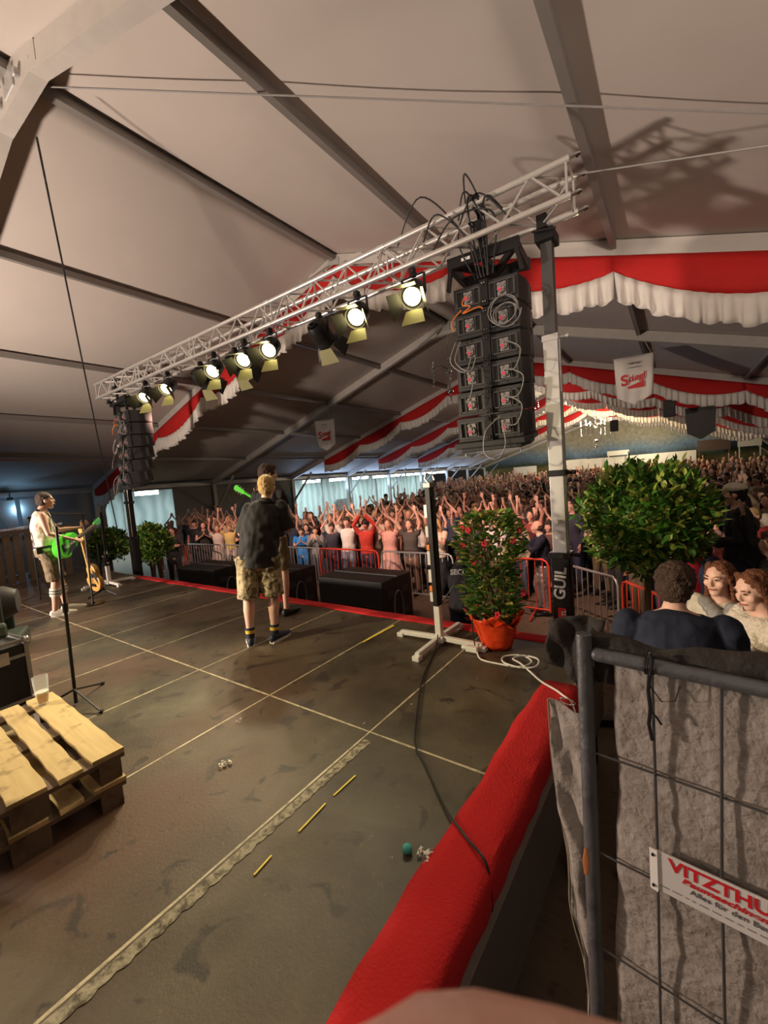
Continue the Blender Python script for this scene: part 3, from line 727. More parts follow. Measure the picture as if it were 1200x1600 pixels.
# tape on the deck
def flat(name, pts, matk, z=.004, th=.003, **kw):
    b = MB(); b.prism([(x, y, z) for x, y in pts], (0, 0, th)); return part(name, b, matk, **kw)
n = 160; L1 = []; R1 = []
for i in range(n+1):
    y = -1.2+3.08*i/n; L1.append((-1.655+.002*math.sin(i*1.3), y)); R1.append((-1.602+.005*math.sin(i*2.1)+.004*math.sin(i*5.3), y))
b = MB(); V = [(x, y, .003) for x, y in L1]+[(x, y, .003) for x, y in R1]; b.add(V, [(i, i+1, n+1+i+1, n+1+i) for i in range(n)])
part('floor_tape', b, 'worn_tape', label='long dirty white tape strip running along the deck seam', cat='tape')
for (x0, y0, x1, y1, w_, lab) in ((-1.49, 1.18, -1.50, 1.37, .009, 'short yellow tape mark nearest the floor camera side'), (-1.50, 1.43, -1.495, 1.60, .009, 'yellow tape mark beside the dirty white tape, farther one'), (-1.49, .93, -1.50, 1.03, .009, 'broken yellow tape scrap at the lower end of the row'), (-2.64, 3.10, -2.62, 3.62, .030, 'bright yellow tape strip by the front red border')):
    flat('tape_mark', [(x0-w_/2, y0), (x0+w_/2, y0), (x1+w_/2, y1), (x1-w_/2, y1)], 'tape_yellow', label=lab, cat='tape')
# ---------------------------------------------------------------- lighting truss
TY, TX0, TX1, TZ0, TZ1, TW = 4.15, -10.35, -.74, 3.82, 4.11, .29
tr = thing('lighting_truss', (0, 0, 0), 'silver aluminium box truss spanning the front of the stage', 'truss')
for y in (TY-TW/2, TY+TW/2):
    for z in (TZ0, TZ1):
        b = MB(); b.cyl((TX0, y, z), (TX1, y, z), .029, n=10)
        for i in range(4): x = TX0+(TX1-TX0)*(i+1)/5; b.cyl((x-.05, y, z), (x+.05, y, z), .035, n=10)
        ch = part('chord', b, 'alu', tr, smooth=True)
        b = MB(); b.cyl((TX1, y, z), (TX1+.05, y, z), .018, n=8); b.cyl((TX1+.05, y, z), (TX1+.085, y, z), .027, .012, n=8); part('spigot', b, 'chrome', ch, smooth=True)
def lat(a, c, n, flip=0):
    b = MB(); a = Vector(a); c = Vector(c); nn = 36
    for i in range(nn):
        x0 = TX0+.06+(TX1-TX0-.12)*i/nn; x1 = TX0+.06+(TX1-TX0-.12)*(i+1)/nn
        p, q = (a, c) if (i+flip) % 2 == 0 else (c, a); b.cyl((x0, p.y, p.z), (x1, q.y, q.z), .0115, n=6)
    for x in [TX0+.02, TX1-.03]+[TX0+(TX1-TX0)*j/5+d_ for j in range(1, 5) for d_ in (-.06, .06)]: b.cyl((x, a.y, a.z), (x, c.y, c.z), .0115, n=6)
    part('lattice', b, 'alu', tr, smooth=True)
y0, y1 = TY-TW/2, TY+TW/2
lat((0, y0, TZ0), (0, y0, TZ1), 36); lat((0, y1, TZ0), (0, y1, TZ1), 36, 1); lat((0, y0, TZ1), (0, y1, TZ1), 36, 1); lat((0, y0, TZ0), (0, y1, TZ0), 36)
# ---------------------------------------------------------------- tower lifts carrying the truss
def lift(x, y, label, left=False):
    t = thing('tower_lift', (x, y, GZ), label, 'tower')
    b = MB(); b.box((0, 0, .06), (.35, .35, .12))
    for a in range(4): d = Vector((math.cos(a*PI/2+.4), math.sin(a*PI/2+.4), 0)); b.bar(d*.1+Vector((0, 0, .05)), d*.55+Vector((0, 0, .05)), .07, .07)
    part('base', b, 'black_metal', t, bevel=.006)
    H = TZ0-GZ-.02
    b = MB(); b.box((0, 0, .9), (.175, .16, 1.8)); b.box((0, 0, .06+.87), (.19, .10, 1.74)); part('outer_mast', b, 'black_metal', t, bevel=.008)
    b = MB(); b.box((0, 0, 2.80), (.135, .12, 2.2)); b.box((.075, -.01, 2.80), (.012, .05, 2.2)); part('middle_mast', b, 'alu_dull' if not left else 'black_metal', t, bevel=.006)
    b = MB(); b.box((0, 0, (3.85+H)/2), (.105, .10, H-3.85)); part('inner_mast', b, 'dark_grey', t, bevel=.006)
    for z, s_ in ((1.80, .20), (2.62, .17), (3.92, .15)):
        b = MB(); b.box((0, 0, z), (s_, s_*.95, .06)); b.cyl((s_/2, 0, z), (s_/2+.06, 0, z), .018, n=8); b.ell((s_/2+.07, 0, z), (.022, .022, .022), n=8, k=6); part('collar', b, 'black_metal' if z < 3 else 'alu_dull', t, bevel=.004)
    b = MB(); b.box((0, 0, H-.05), (.17, .24, .10)); b.bar((0, -TW/2, H), (0, TW/2, H), .1, .04); b.box((0, -TW/2, H+.04), (.09, .07, .12)); b.cyl((-.09, -TW/2-.02, H-.02), (.12, -TW/2-.02, H-.06), .012, n=6); part('fork', b, 'black_metal', t, bevel=.004)
    b = MB(); b.cyl((.078, -.05, .4), (.078, -.05, 3.4), .008, n=6); part('wire_rope', b, 'chrome', t)
    return t
lf = lift(-1.045, 4.42, 'tall telescopic steel tower with white lettering right of the hanging speakers')
text_mesh('GUIL', .150, 'label_white', lf, frameM((.0, -.088, 1.52), (.08, 0, 1), (-1, 0, .08)), extrude=.002, bold=.004, name='lettering')
text_mesh('TL', .06, 'label_white', lf, frameM((.02, -.088, 1.22), (0, 0, 1), (-1, 0, 0)), extrude=.002, bold=.002, name='lettering')
b = MB(); b.box((.0, -.086, 1.22), (.075, .004, .10)); part('label_patch', b, 'label_red', lf)
lift(-10.47, 4.44, 'dark telescopic tower at the far left end of the truss', True)
# ---------------------------------------------------------------- line arrays
def cabinet(parent, z, off, tilt, wd=.72, first=False):
    """one loudspeaker module, seen from the rear"""
    H_ = .262
    M = Matrix.Translation((0, off, z)) @ Matrix.Rotation(tilt, 4, 'X')
    c = bpy.data.objects.new('speaker_cabinet', None); COL.objects.link(c); c.parent = parent; c.matrix_local = M
    w2 = wd/2; d = .46
    b = MB(); pl = [(-w2*.90, 0), (-w2*.90, .05), (-w2, .20), (-w2, d), (w2, d), (w2, .20), (w2*.90, .05), (w2*.90, 0)]
    b.prism([(x, y, -H_/2+.012) for x, y in pl], (0, 0, H_-.024)); part('shell', b, 'black_paint', c, bevel=.006)
    b = MB()
    for s_ in (-1, 1):
        cx = s_*w2*.47; ww = w2*.70; hh = H_*.62
        for (x0, x1, z0, z1) in ((cx-ww/2, cx+ww/2, hh/2-.012, hh/2), (cx-ww/2, cx+ww/2, -hh/2, -hh/2+.012), (cx-ww/2, cx-ww/2+.014, -hh/2, hh/2), (cx+ww/2-.014, cx+ww/2, -hh/2, hh/2), (cx+ww*.26-.008, cx+ww*.26, -hh/2, hh/2), (cx-ww*.26, cx-ww*.26+.008, -hh/2, hh/2)):
            b.box(((x0+x1)/2, -.012, (z0+z1)/2), (x1-x0, .026, z1-z0))
    part('rear_frame', b, 'dark_grey', c)
    for s_ in (-1, 1):
        cx = s_*w2*.47
        b = MB(); b.box((cx, -.008, 0), (w2*.24, .02, H_*.46)); b.cyl((cx, -.02, -.012), (cx, -.05, -.012), .042, .034, 12); b.cyl((cx-.03, -.02, .045), (cx-.03, -.034, .045), .014, n=8); b.cyl((cx+.03, -.02, .045), (cx+.03, -.034, .045), .014, n=8); b.box((cx, -.055, -.012), (.012, .012, .075)); b.box((cx, -.055, -.012), (.075, .012, .012))
        am = part('amplifier_plate', b, 'amp_grey', c, smooth=False)
        b = MB(); b.cyl((cx-.01, -.05, -.018), (cx-.01, -.062, -.018), .018, n=8); part('connector', b, 'amp_red', am)
    b = MB(); b.box((0, -.022, 0), (.075, .045, H_-.01)); b.box((0, -.048, .09), (.035, .012, .035)); b.box((0, -.048, -.09), (.035, .012, .035)); part('rigging_rail', b, 'black_metal', c, bevel=.003)
    b = MB()
    for zz in (.088, -.088):
        for dx in (-.012, .012): b.cyl((dx, -.054, zz), (dx, -.062, zz), .006, n=6)
    part('rigging_pins', b, 'chrome', c)
    b = MB(); b.box((w2+.004, .33, 0), (.012, .05, .17)); part('side_plate', b, 'dark_grey', c); b = MB(); b.box((-w2-.004, .33, 0), (.012, .05, .17)); part('side_plate', b, 'dark_grey', c)
    return c
def array(loc, label, rz=0):
    t = thing('line_array', loc, label, 'speakers', rz=rz)
    # bumper frame
    b = MB()
    for x in (-.33, .33): b.bar((x, -.03, -.02), (x, .48, -.02), .05, .10); b.bar((x, -.02, -.05), (x*1.12, -.02, -.26), .035, .05)
    b.bar((-.36, -.02, 0), (.36, -.02, 0), .05, .11, (0, 0, 1)); b.bar((-.36, .48, 0), (.36, .48, 0), .05, .11); b.bar((-.33, -.01, 0), (0, .46, 0), .04, .08); b.bar((.33, -.01, 0), (0, .46, 0), .04, .08); b.bar((0, -.02, 0), (0, .48, 0), .06, .09)
    part('flying_frame', b, 'black_metal', t, bevel=.005)
    b = MB(); b.box((-.16, -.048, .0), (.09, .004, .03)); part('maker_plate', b, 'label_white', t)
    b = MB(); b.bar((0, -.05, 0), (0, -.05, .38), .03, .05, (0, 1, 0)); b.bar((0, .30, 0), (0, -.03, .30), .02, .03); b.box((0, -.05, .22), (.10, .14, .12)); b.box((0, -.05, .43), (.10, .34, .04)); part('hoist', b, 'black_metal', t, bevel=.004)
    z = -.24; off = 0; a = math.radians(.5)
    for i in range(6):
        cabinet(t, z-.13, off, a)
        z -= .262*math.cos(a)+.004; off -= math.sin(a)*.262+.004*i; a += math.radians(1.6)
    # closed dark bottom enclosure
    c = bpy.data.objects.new('bottom_enclosure', None); COL.objects.link(c); c.parent = t; c.matrix_local = Matrix.Translation((0, off, z)) @ Matrix.Rotation(a, 4, 'X')
    b = MB(); b.prism([(-.35, 0, 0), (.35, 0, 0), (.39, .20, 0), (.39, .46, 0), (-.39, .46, 0), (-.39, .20, 0)], (0, 0, -.055)); b.prism([(-.30, .04, -.05), (.30, .04, -.05), (.36, .22, -.05), (.36, .42, -.05), (-.36, .42, -.05), (-.36, .22, -.05)], (0, 0, -.05)); part('shell', b, 'black_paint', c, bevel=.008)
    for x in (-.28, .28): b = MB(); b.cyl((x, .1, -.1), (x, .1, -.15), .006, n=6); part('pin', b, 'chrome', c)
    # cables on the rear
    def loops(cx, cz, r, n_, mk, nm, y=-.09):
        P = []
        for i in range(n_*16+1):
            a_ = 2*PI*i/16; rr = r*(1+.18*math.sin(i*.21)); P.append((cx+rr*math.cos(a_)+.02*math.sin(i*.13), y-.02*math.sin(i*.3), cz+rr*.95*math.sin(a_)+.02*math.cos(i*.17)))
        b = MB(); b.tube(P, .0055, 5); part(nm, b, mk, t, smooth=True)
    loops(.20, -.62, .125, 4, 'cable_grey', 'cable_coil')
    def cv(P, mk, nm, r=.006):
        q = []; P = [Vector(p) for p in P]
        for i in range(len(P)-1):
            p0 = P[max(i-1, 0)]; p1 = P[i]; p2 = P[i+1]; p3 = P[min(i+2, len(P)-1)]
            for s_ in range(6): tt = s_/6; q.append(.5*((2*p1)+(p2-p0)*tt+(2*p0-5*p1+4*p2-p3)*tt*tt+(3*p1-p0-3*p2+p3)*tt**3))
        b = MB(); b.tube(q+[P[-1]], r, 5); part(nm, b, mk, t, smooth=True)
    cv([(-.18, -.08, -.37), (-.20, -.12, -.46), (-.12, -.13, -.50), (-.20, -.13, -.55), (-.05, -.12, -.52), (0, -.1, -.54)], 'cable_orange', 'signal_cable')
    cv([(-.22, -.10, -.50), (-.32, -.12, -.60), (-.30, -.13, -.70)], 'cable_orange', 'signal_cable')
    for i, (xa, xb) in enumerate(((.18, .34), (.18, .36), (.16, .34), (-.18, -.10))):
        z0 = -.88-.262*i if i < 3 else -1.14; o_ = -.03*i-.06
        cv([(xa, o_-.03, z0), (xb, o_-.10, z0-.12), (xb-.05, o_-.12, z0-.30), (xa, o_-.09, z0-.28)], 'cable_grey', 'signal_cable')
    cv([(.15, -.28, -1.62), (.02, -.33, -1.75), (.0, -.34, -1.95), (.12, -.36, -2.02), (.20, -.34, -1.9), (.17, -.28, -1.68)], 'cable_grey', 'signal_cable')
    for sx in (-.25, -.3): cv([(sx, -.10, -.8), (sx-.05, -.15, -1.0), (sx+.1, -.17, -1.13), (sx+.16, -.14, -1.0)], 'cable_grey', 'signal_cable')
    b = MB(); b.ell((.13, .05, .075), (.02, .02, .015), n=8, k=6); part('status_light', b, 'led_green', t)
    return t
AR = array((-1.60, 4.20, 3.72), 'black column of stacked loudspeakers hanging from the right of the truss', rz=.10)
A2 = copy_tree(AR); A2.location = (-9.82, 4.25, 3.72); A2.rotation_euler = (0, 0, -.08); A2['label'] = 'black column of stacked loudspeakers hanging at the far left of the truss'
# tangle of black cables above the near array
random.seed(3)
for j in range(9):
    x = -1.60+random.uniform(-.9, .5); z = random.uniform(3.85, 4.12); x2 = -1.6+random.uniform(-.25, .25)
    cable([(x, TY-.1, z), ((x+x2)/2, TY-.2-.1*random.random(), z+random.uniform(-.2, .28)), (x2, TY-.1, 3.8+random.random()*.2), (x2*.5-.8, TY+.05, 3.52)], .008, 'cable_black', 'speaker_cable', 'black cable looped over the truss above the right speaker column', 'cable', group='cables over the right speaker column')
# ---------------------------------------------------------------- stage lamps
def par(loc, aim, label, lit=True, power=110, doors=True, big=1.0):
    t = thing('stage_lamp', loc, label, 'stage light', group=None)
    d = nrm(Vector(aim)-Vector(loc)); R = d.to_track_quat('-Z', 'Y').to_matrix()   # local -Z looks along the beam
    c0 = Vector((0, 0, -.21))
    def X(p): return c0+R @ (Vector(p)*big)
    b = MB(); b.box((0, 0, -.0), (.05, .06, .09)); b.cyl((0, -.04, .0), (0, .04, .0), .03, n=8); part('clamp', b, 'black_metal', t)
    b = MB(); b.bar((-.135, 0, -.04), (.135, 0, -.04), .03, .006); b.bar((-.135, 0, -.04), (-.135, 0, -.24), .03, .006, (0, 1, 0)); b.bar((.135, 0, -.04), (.135, 0, -.24), .03, .006, (0, 1, 0)); part('yoke', b, 'black_metal', t)
    b = MB()
    prof = [(.13, .05), (.13, .085), (.08, .11), (-.02, .115), (-.10, .115), (-.115, .122), (-.13, .122)]
    b.loft([(X((0, 0, z)), r*big, r*big) for z, r in prof], n=20, cap=False); b.loft([(X((0, 0, .13)), .05*big, .05*big), (X((0, 0, .135)), .05*big, .05*big)], n=20)
    hs = part('housing', b, 'black_metal', t, smooth=True); hs.modifiers.new('t', 'SOLIDIFY').thickness = .004
    b = MB(); b.loft([(X((0, 0, -.085)), .088*big, .088*big), (X((0, 0, -.095)), .088*big, .088*big), (X((0, 0, -.104)), .06*big, .06*big)], n=20); part('lens', b, 'lens_hot' if lit else 'screen_dark', t, smooth=True)
    if doors:
        for k_ in range(4):
            a = k_*PI/2; dx, dy = math.cos(a), math.sin(a); px, py = -dy, dx; ow = .055
            P = []
            for s_, e_ in ((-.085, 0), (.085, 0), (.125, 1), (-.125, 1)):
                P.append(X((dx*(.115+e_*.075)+px*s_, dy*(.115+e_*.075)+py*s_, -.135-e_*.15)))
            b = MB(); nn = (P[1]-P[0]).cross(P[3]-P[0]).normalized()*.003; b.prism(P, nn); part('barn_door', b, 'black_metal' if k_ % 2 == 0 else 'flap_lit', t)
    if lit:
        sp_ = spot('lamp_beam', Vector(loc)+c0+d*.12, aim, power, WARM, 58, .9, .06)
    return t
LZ = 3.74
for x, aim, lab in ((-2.31, (-1.5, .0, .2), 'large lit lamp with open barn doors nearest the right speaker column'),
                    (-3.07, (-2.1, -.2, .3), 'lit lamp with barn doors second from the right speaker column'),
                    (-4.63, (-3.0, .0, .2), 'lit lamp third from the right, beside the boxy dark lamp'),
                    (-5.2, (-3.6, .4, .2), 'lit lamp fourth from the right speaker column'),
                    (-5.98, (-4.2, .3, .2), 'lit lamp in the middle of the truss, fifth from the right'),
                    (-7.40, (-6.0, .4, .2), 'lit lamp sixth from the right speaker column'),
                    (-8.22, (-6.6, .6, .2), 'lit lamp nearest the left speaker column')):
    par((x, TY-.12, LZ), aim, lab, True, 190 if x > -3.5 else 370, big=1.05)
for x, aim, lab in ((-3.80, (-4.6, 12, -1), 'dark lamp seen from behind between the bright lamps at centre right'), (-6.55, (-8, 12, -1), 'dark lamp with wide barn doors in the left half of the truss'), (-5.6, (-6, 12, -1), 'dark lamp squeezed between two lit lamps mid truss')):
    par((x, TY, LZ), aim, lab, False, big=1.15)
# ================================================================ THINGS ON AND BY THE STAGE
# white-footed stand
def base_stand(x, y, label, h=1.50, rz=0):
    t = thing('lifting_stand', (x, y, 0), label, 'stand', rz=rz)
    for i, L in enumerate((.43, .42, .44, .42)):
        a = i*PI/2; d = Vector((math.cos(a), math.sin(a), 0)); b = MB(); b.bar(d*.03+Vector((0, 0, .055)), d*L+Vector((0, 0, .045)), .045, .045); b.box(d*L+Vector((0, 0, .022)), (.07, .07, .044)); part('foot', b, 'white_paint', t, bevel=.005)
    b = MB(); b.box((0, 0, .05), (.11, .11, .06)); b.box((0, 0, .20), (.062, .062, .34)); part('lower_tube', b, 'white_paint', t, bevel=.006)
    b = MB(); b.box((0, 0, .37+(h-.37)/2), (.052, .09, h-.37)); b.box((.034, 0, .9), (.02, .05, 1.0)); part('mast', b, 'black_metal', t, bevel=.004)
    b = MB(); b.box((0, 0, h+.01), (.07, .11, .04)); b.tube([(0, 0, h+.02), (-.04, 0, h+.07), (-.02, 0, h+.12), (.04, .01, h+.10), (.06, .0, h+.05)], .012, 6); part('head_fitting', b, 'grey_metal', t, smooth=True); b = MB(); b.cyl((-.05, 0, h-.12), (.08, 0, h-.12), .012, n=6); b.ell((.085, 0, h-.12), (.02, .02, .02), n=8, k=6); part('clamp_handle', b, 'grey_metal', t, smooth=True)
    return t
st = base_stand(-1.94, 3.41, 'black lifting stand with white cross feet by the red flower pot')
for z, h_, mk in ((1.27, .12, 'alu_dull'), (1.08, .10, 'label_white'), (.93, .05, 'label_orange'), (.83, .13, 'label_white'), (.66, .12, 'label_white'), (.54, .05, 'label_orange'), (.46, .09, 'label_white')):
    b = MB(); b.box((-.035, -.0, z), (.012, .055, h_)); b.box((-.03, -.047, z), (.03, .006, h_)); part('label_patch', b, mk, st)
base_stand(-8.98, 3.28, 'small white-footed stand at the far left stage corner beside the red border', h=.55)
# flower pot wrapped in red foil
def leaf(b, p, d, L, w, nrm_):
    d = nrm(d); x = d.cross(nrm_); x = nrm(x) if x.length > 1e-3 else Vector((1, 0, 0)); u = x.cross(d)
    a = p; m1 = p+d*L*.35; m2 = p+d*L*.7+u*-.02*L; e = p+d*L+u*-.10*L
    b.add([a, m1+x*w*.5+u*w*.12, m1, m1-x*w*.5+u*w*.12, m2+x*w*.42+u*w*.08, m2, m2-x*w*.42+u*w*.08, e], [(0, 1, 2), (0, 2, 3), (1, 4, 5, 2), (2, 5, 6, 3), (4, 7, 5), (5, 7, 6)])
t = thing('potted_plant', (-1.43, 3.56, 0), 'leafy green plant with red flowers in a pot wrapped in red foil', 'plant')
b = MB(); V = []; nn = 64; prof = [(.115, .0), (.14, .05), (.165, .14), (.185, .22), (.215, .28), (.235, .31)]
for j, (r, z) in enumerate(prof):
    for i in range(nn):
        a = 2*PI*i/nn; k_ = j/5
        rr = r*(1+.05*math.sin(a*7+j)*k_+.05*math.sin(a*13+2*j)*(.3+k_)); V.append((rr*math.cos(a), rr*math.sin(a), z+.035*k_*math.sin(a*5+1)+.03*k_*math.sin(a*3)))
b.add(V, [(j*nn+i, j*nn+(i+1) % nn, (j+1)*nn+(i+1) % nn, (j+1)*nn+i) for j in range(5) for i in range(nn)]); b.add([V[i] for i in range(nn)], [tuple(reversed(range(nn)))])
for i in range(10):   # folded tongues of foil
    a = 2*PI*i/10+.3; d = Vector((math.cos(a), math.sin(a), 0)); s_ = Vector((-d.y, d.x, 0)); b.add([d*.19+s_*.06+Vector((0, 0, .25)), d*.19-s_*.06+Vector((0, 0, .25)), d*(.25+.02*(i % 3))+Vector((0, 0, .33+.02*(i % 2))), ], [(0, 1, 2)])
o = part('foil_wrap', b, 'pot_red', t, smooth=True); o.modifiers.new('t', 'SOLIDIFY').thickness = .004
b = MB(); b.cyl((0, 0, .02), (0, 0, .23), .11, .155, 20); part('soil', b, 'soil', t)
random.seed(5); b = MB(); tips = []
for i in range(16):
    a = random.uniform(0, 2*PI); r = random.uniform(.02, .08); top = Vector((.22*math.cos(a)*random.uniform(.3, 1), .22*math.sin(a)*random.uniform(.3, 1), random.uniform(.75, 1.22))); p0 = Vector((r*math.cos(a), r*math.sin(a), .2)); P = [p0.lerp(top, q)+Vector((math.sin(q*5+i)*.02, math.cos(q*4+i)*.02, 0)) for q in (0, .25, .5, .75, 1)]; b.tube(P, .006, 5); tips.append(P)
part('stems', b, 'bark', t)
def foliage(parent, n, fn, L, w, mats, names, seed):
    random.seed(seed); B = [MB() for _ in mats]
    for i in range(n):
        p, d = fn(); k_ = 0
        r = random.random(); k_ = 0 if r < .62 else (1 if r < .88 else 2)
        leaf(B[min(k_, len(B)-1)], p, d+Vector((random.uniform(-.5, .5), random.uniform(-.5, .5), random.uniform(-.3, .5))), L*random.uniform(.7, 1.25), w*random.uniform(.7, 1.2), Vector((random.uniform(-.4, .4), random.uniform(-.4, .4), 1)))
    for b_, mk, nm in zip(B, mats, names): o_ = part(nm, b_, mk, parent)
def fn1():
    z = random.uniform(.27, 1.22); q = (z-.27)/.95
    R_ = .30*math.sqrt(max(.05, 1-((q-.72)/.32)**2)) if q > .46 else .25*math.sqrt(max(.12, 1-((q-.22)/.30)**2))
    if .42 < q < .52: R_ = max(R_, .15)
    a = random.uniform(0, 2*PI); r = R_*math.sqrt(random.uniform(.25, 1)); return Vector((r*math.cos(a)-.02, r*math.sin(a), z)), Vector((math.cos(a), math.sin(a), .35))
foliage(t, 1500, fn1, .085, .044, ['leaf', 'leaf_light', 'leaf_yellow'], ['foliage', 'light_foliage', 'yellow_foliage'], 11)
random.seed(9)
for i in range(9):
    a = random.uniform(-2.8, .2); z = random.choice([random.uniform(.9, 1.15), random.uniform(.35, 1.15)]); r = .27; c = Vector((r*math.cos(a), r*math.sin(a), z)); b = MB()
    for q in range(5): aa = q*2*PI/5; b.ell(c+Vector((.018*math.cos(aa), .008*math.sin(q), .018*math.sin(aa))), (.012, .008, .012), n=7, k=5)
    part('flower', b, 'flower', t)
# clipped ball tree beyond the stage corner
def ball_tree(loc, R, hz, label, n, seed, Lf=.095, pot=True, squash=.95):
    t = thing('laurel_tree', loc, label, 'tree')
    b = MB(); b.cyl((0, 0, .45), (0.02, 0, hz-R*.3), .035, .028, 10); part('trunk', b, 'bark', t)
    b = MB(); b.cyl((0, 0, 0), (0, 0, .5), .22, .28, 20); b.cyl((0, 0, .48), (0, 0, .53), .30, .30, 20); part('pot', b, 'dark_grey', t)
    random.seed(seed); tw = MB()
    for i in range(60):
        d = nrm((random.uniform(-1, 1), random.uniform(-1, 1), random.uniform(-.8, 1))); tw.cyl((0, 0, hz-R*.3), Vector((0, 0, hz))+Vector((d.x*R, d.y*R, d.z*R*squash))*.85, .009, .004, 4)
    part('twigs', tw, 'bark', t)
    def f():
        d = nrm((random.gauss(0, 1), random.gauss(0, 1), random.gauss(0, 1))); lump = 1+.10*math.sin(d.x*7+1)*math.sin(d.z*6)+.06*math.sin(d.y*11)
        r = R*lump*random.uniform(.72, 1.03); return Vector((d.x*r, d.y*r, hz+d.z*r*squash)), d*.55+Vector((random.uniform(-.9, .9), random.uniform(-.9, .9), random.uniform(-.2, 1.1)))
    foliage(t, n, f, Lf, Lf*.46, ['leaf', 'leaf_light'], ['foliage', 'light_foliage'], seed)
    b = MB(); b.ell((0, 0, hz), (R*.66, R*.66, R*.64*squash), n=20, k=12); part('inner_foliage', b, 'leaf', t, smooth=True)
    return t
ball_tree((-.37, 5.08, GZ), .60, 2.06, 'large round clipped laurel tree behind the fence at the right', 3600, 21, .105)
# palms / shrubs by the left tower
ball_tree((-12.6, 4.7, GZ), .46, 1.5, 'dark leafy bush left of the far left tower', 1500, 31, .13)
ball_tree((-11.35, 5.2, GZ), .50, 1.5, 'dark leafy bush right of the far left tower', 1700, 33, .13)
# cables on the stage
cable([(-1.53, 3.33, .02), (-1.45, 3.22, .012), (-1.30, 3.20, .012), (-1.12, 3.22, .012), (-1.06, 3.34, .018), (-1.17, 3.42, .02), (-1.29, 3.34, .018), (-1.25, 3.22, .024), (-1.10, 3.18, .028), (-1.0, 3.24, .03), (-1.02, 3.38, .03), (-1.14, 3.40, .03), (-1.20, 3.30, .034), (-1.12, 3.24, .034), (-1.02, 3.16, .02), (-.90, 3.04, .02), (-.74, 2.93, .02), (-.64, 2.86, -.04), (-.60, 2.78, -.35)], .0075, 'cable_white', 'extension_cord', 'white extension cord lying in loops beside the red flower pot', 'cable')
b = MB(); b.box((-1.58, 3.34, .035), (.11, .06, .05)); b.cyl((-1.64, 3.34, .035), (-1.68, 3.34, .035), .02, n=8); part('power_socket', b, 'white_plastic', bevel=.006, label='white cable socket at the end of the looped white cord', cat='socket')
cable([(-1.93, 3.36, .10), (-1.88, 3.2, .012), (-1.74, 2.75, .010), (-1.55, 2.35, .010), (-1.36, 2.0, .010), (-1.20, 1.85, .010), (-.95, 1.62, .022), (-.80, 1.52, .025), (-.675, 1.44, .015), (-.655, 1.40, -.25)], .006, 'cable_black', 'power_cable', 'thin black cable running from the white-footed stand across the red border', 'cable')
cable([(-2.0, 3.5, .3), (-1.8, 3.62, .6), (-1.62, 3.55, .9), (-1.58, 3.38, .3), (-1.56, 3.36, .05)], .006, 'cable_black', 'power_cable', 'black cable hanging between the white-footed stand and the flower pot', 'cable')
# litter
b = MB(); b.ell((-1.0, 1.35, .02), (.022, .022, .020), n=16, k=10); o = part('small_ball', b, 'turquoise', smooth=True, label='small turquoise ball lying on the stage floor', cat='ball')
o.location = (0, 0, 0)
random.seed(4)
def scrap(x, y, s, n, label, seed, grp=None):
    random.seed(seed); b = MB()
    for i in range(n):
        c = Vector((x+random.uniform(-1, 1)*s*1.2, y+random.uniform(-1, 1)*s*1.2, .006+random.random()*s*.35)); P = [c+Vector((random.uniform(-1, 1), random.uniform(-1, 1), random.uniform(-.2, .5)))*s*.6 for _ in range(3)]; b.add(P+[P[0]+Vector((0, 0, .002)), P[1]+Vector((0, 0, .002)), P[2]+Vector((0, 0, .002))], [(0, 1, 2), (3, 5, 4), (0, 3, 4, 1), (1, 4, 5, 2), (2, 5, 3, 0)])
    part('paper_scrap', b, 'paper', label=label, cat='litter', group=grp)
scrap(-.93, 1.37, .022, 26, 'crumpled white paper scraps right of the turquoise ball', 1)
scrap(-2.23, 1.28, .026, 30, 'crumpled shiny wrapper on the brown deck right of the pallets', 2)
scrap(-2.55, 1.62, .02, 8, 'small torn yellowish scrap farther up from the crumpled wrapper', 3)
for i, (px, py) in enumerate([(-1.62, 2.5), (-1.60, 2.35), (-1.05, 1.30), (-1.18, 1.32), (-1.35, 2.9), (-4.9, 3.3), (-5.6, 3.2), (-6.2, 3.3), (-7.1, 2.9), (-2.9, 3.1), (-3.3, 1.6), (-4.6, 1.55), (-5.3, 1.5), (-1.75, 2.0), (-.78, 1.45), (-5.0, 1.9)]):
    scrap(px, py, .010, 2, 'tiny pale paper scrap lying on the stage deck', 50+i, 'tiny scraps on the deck')
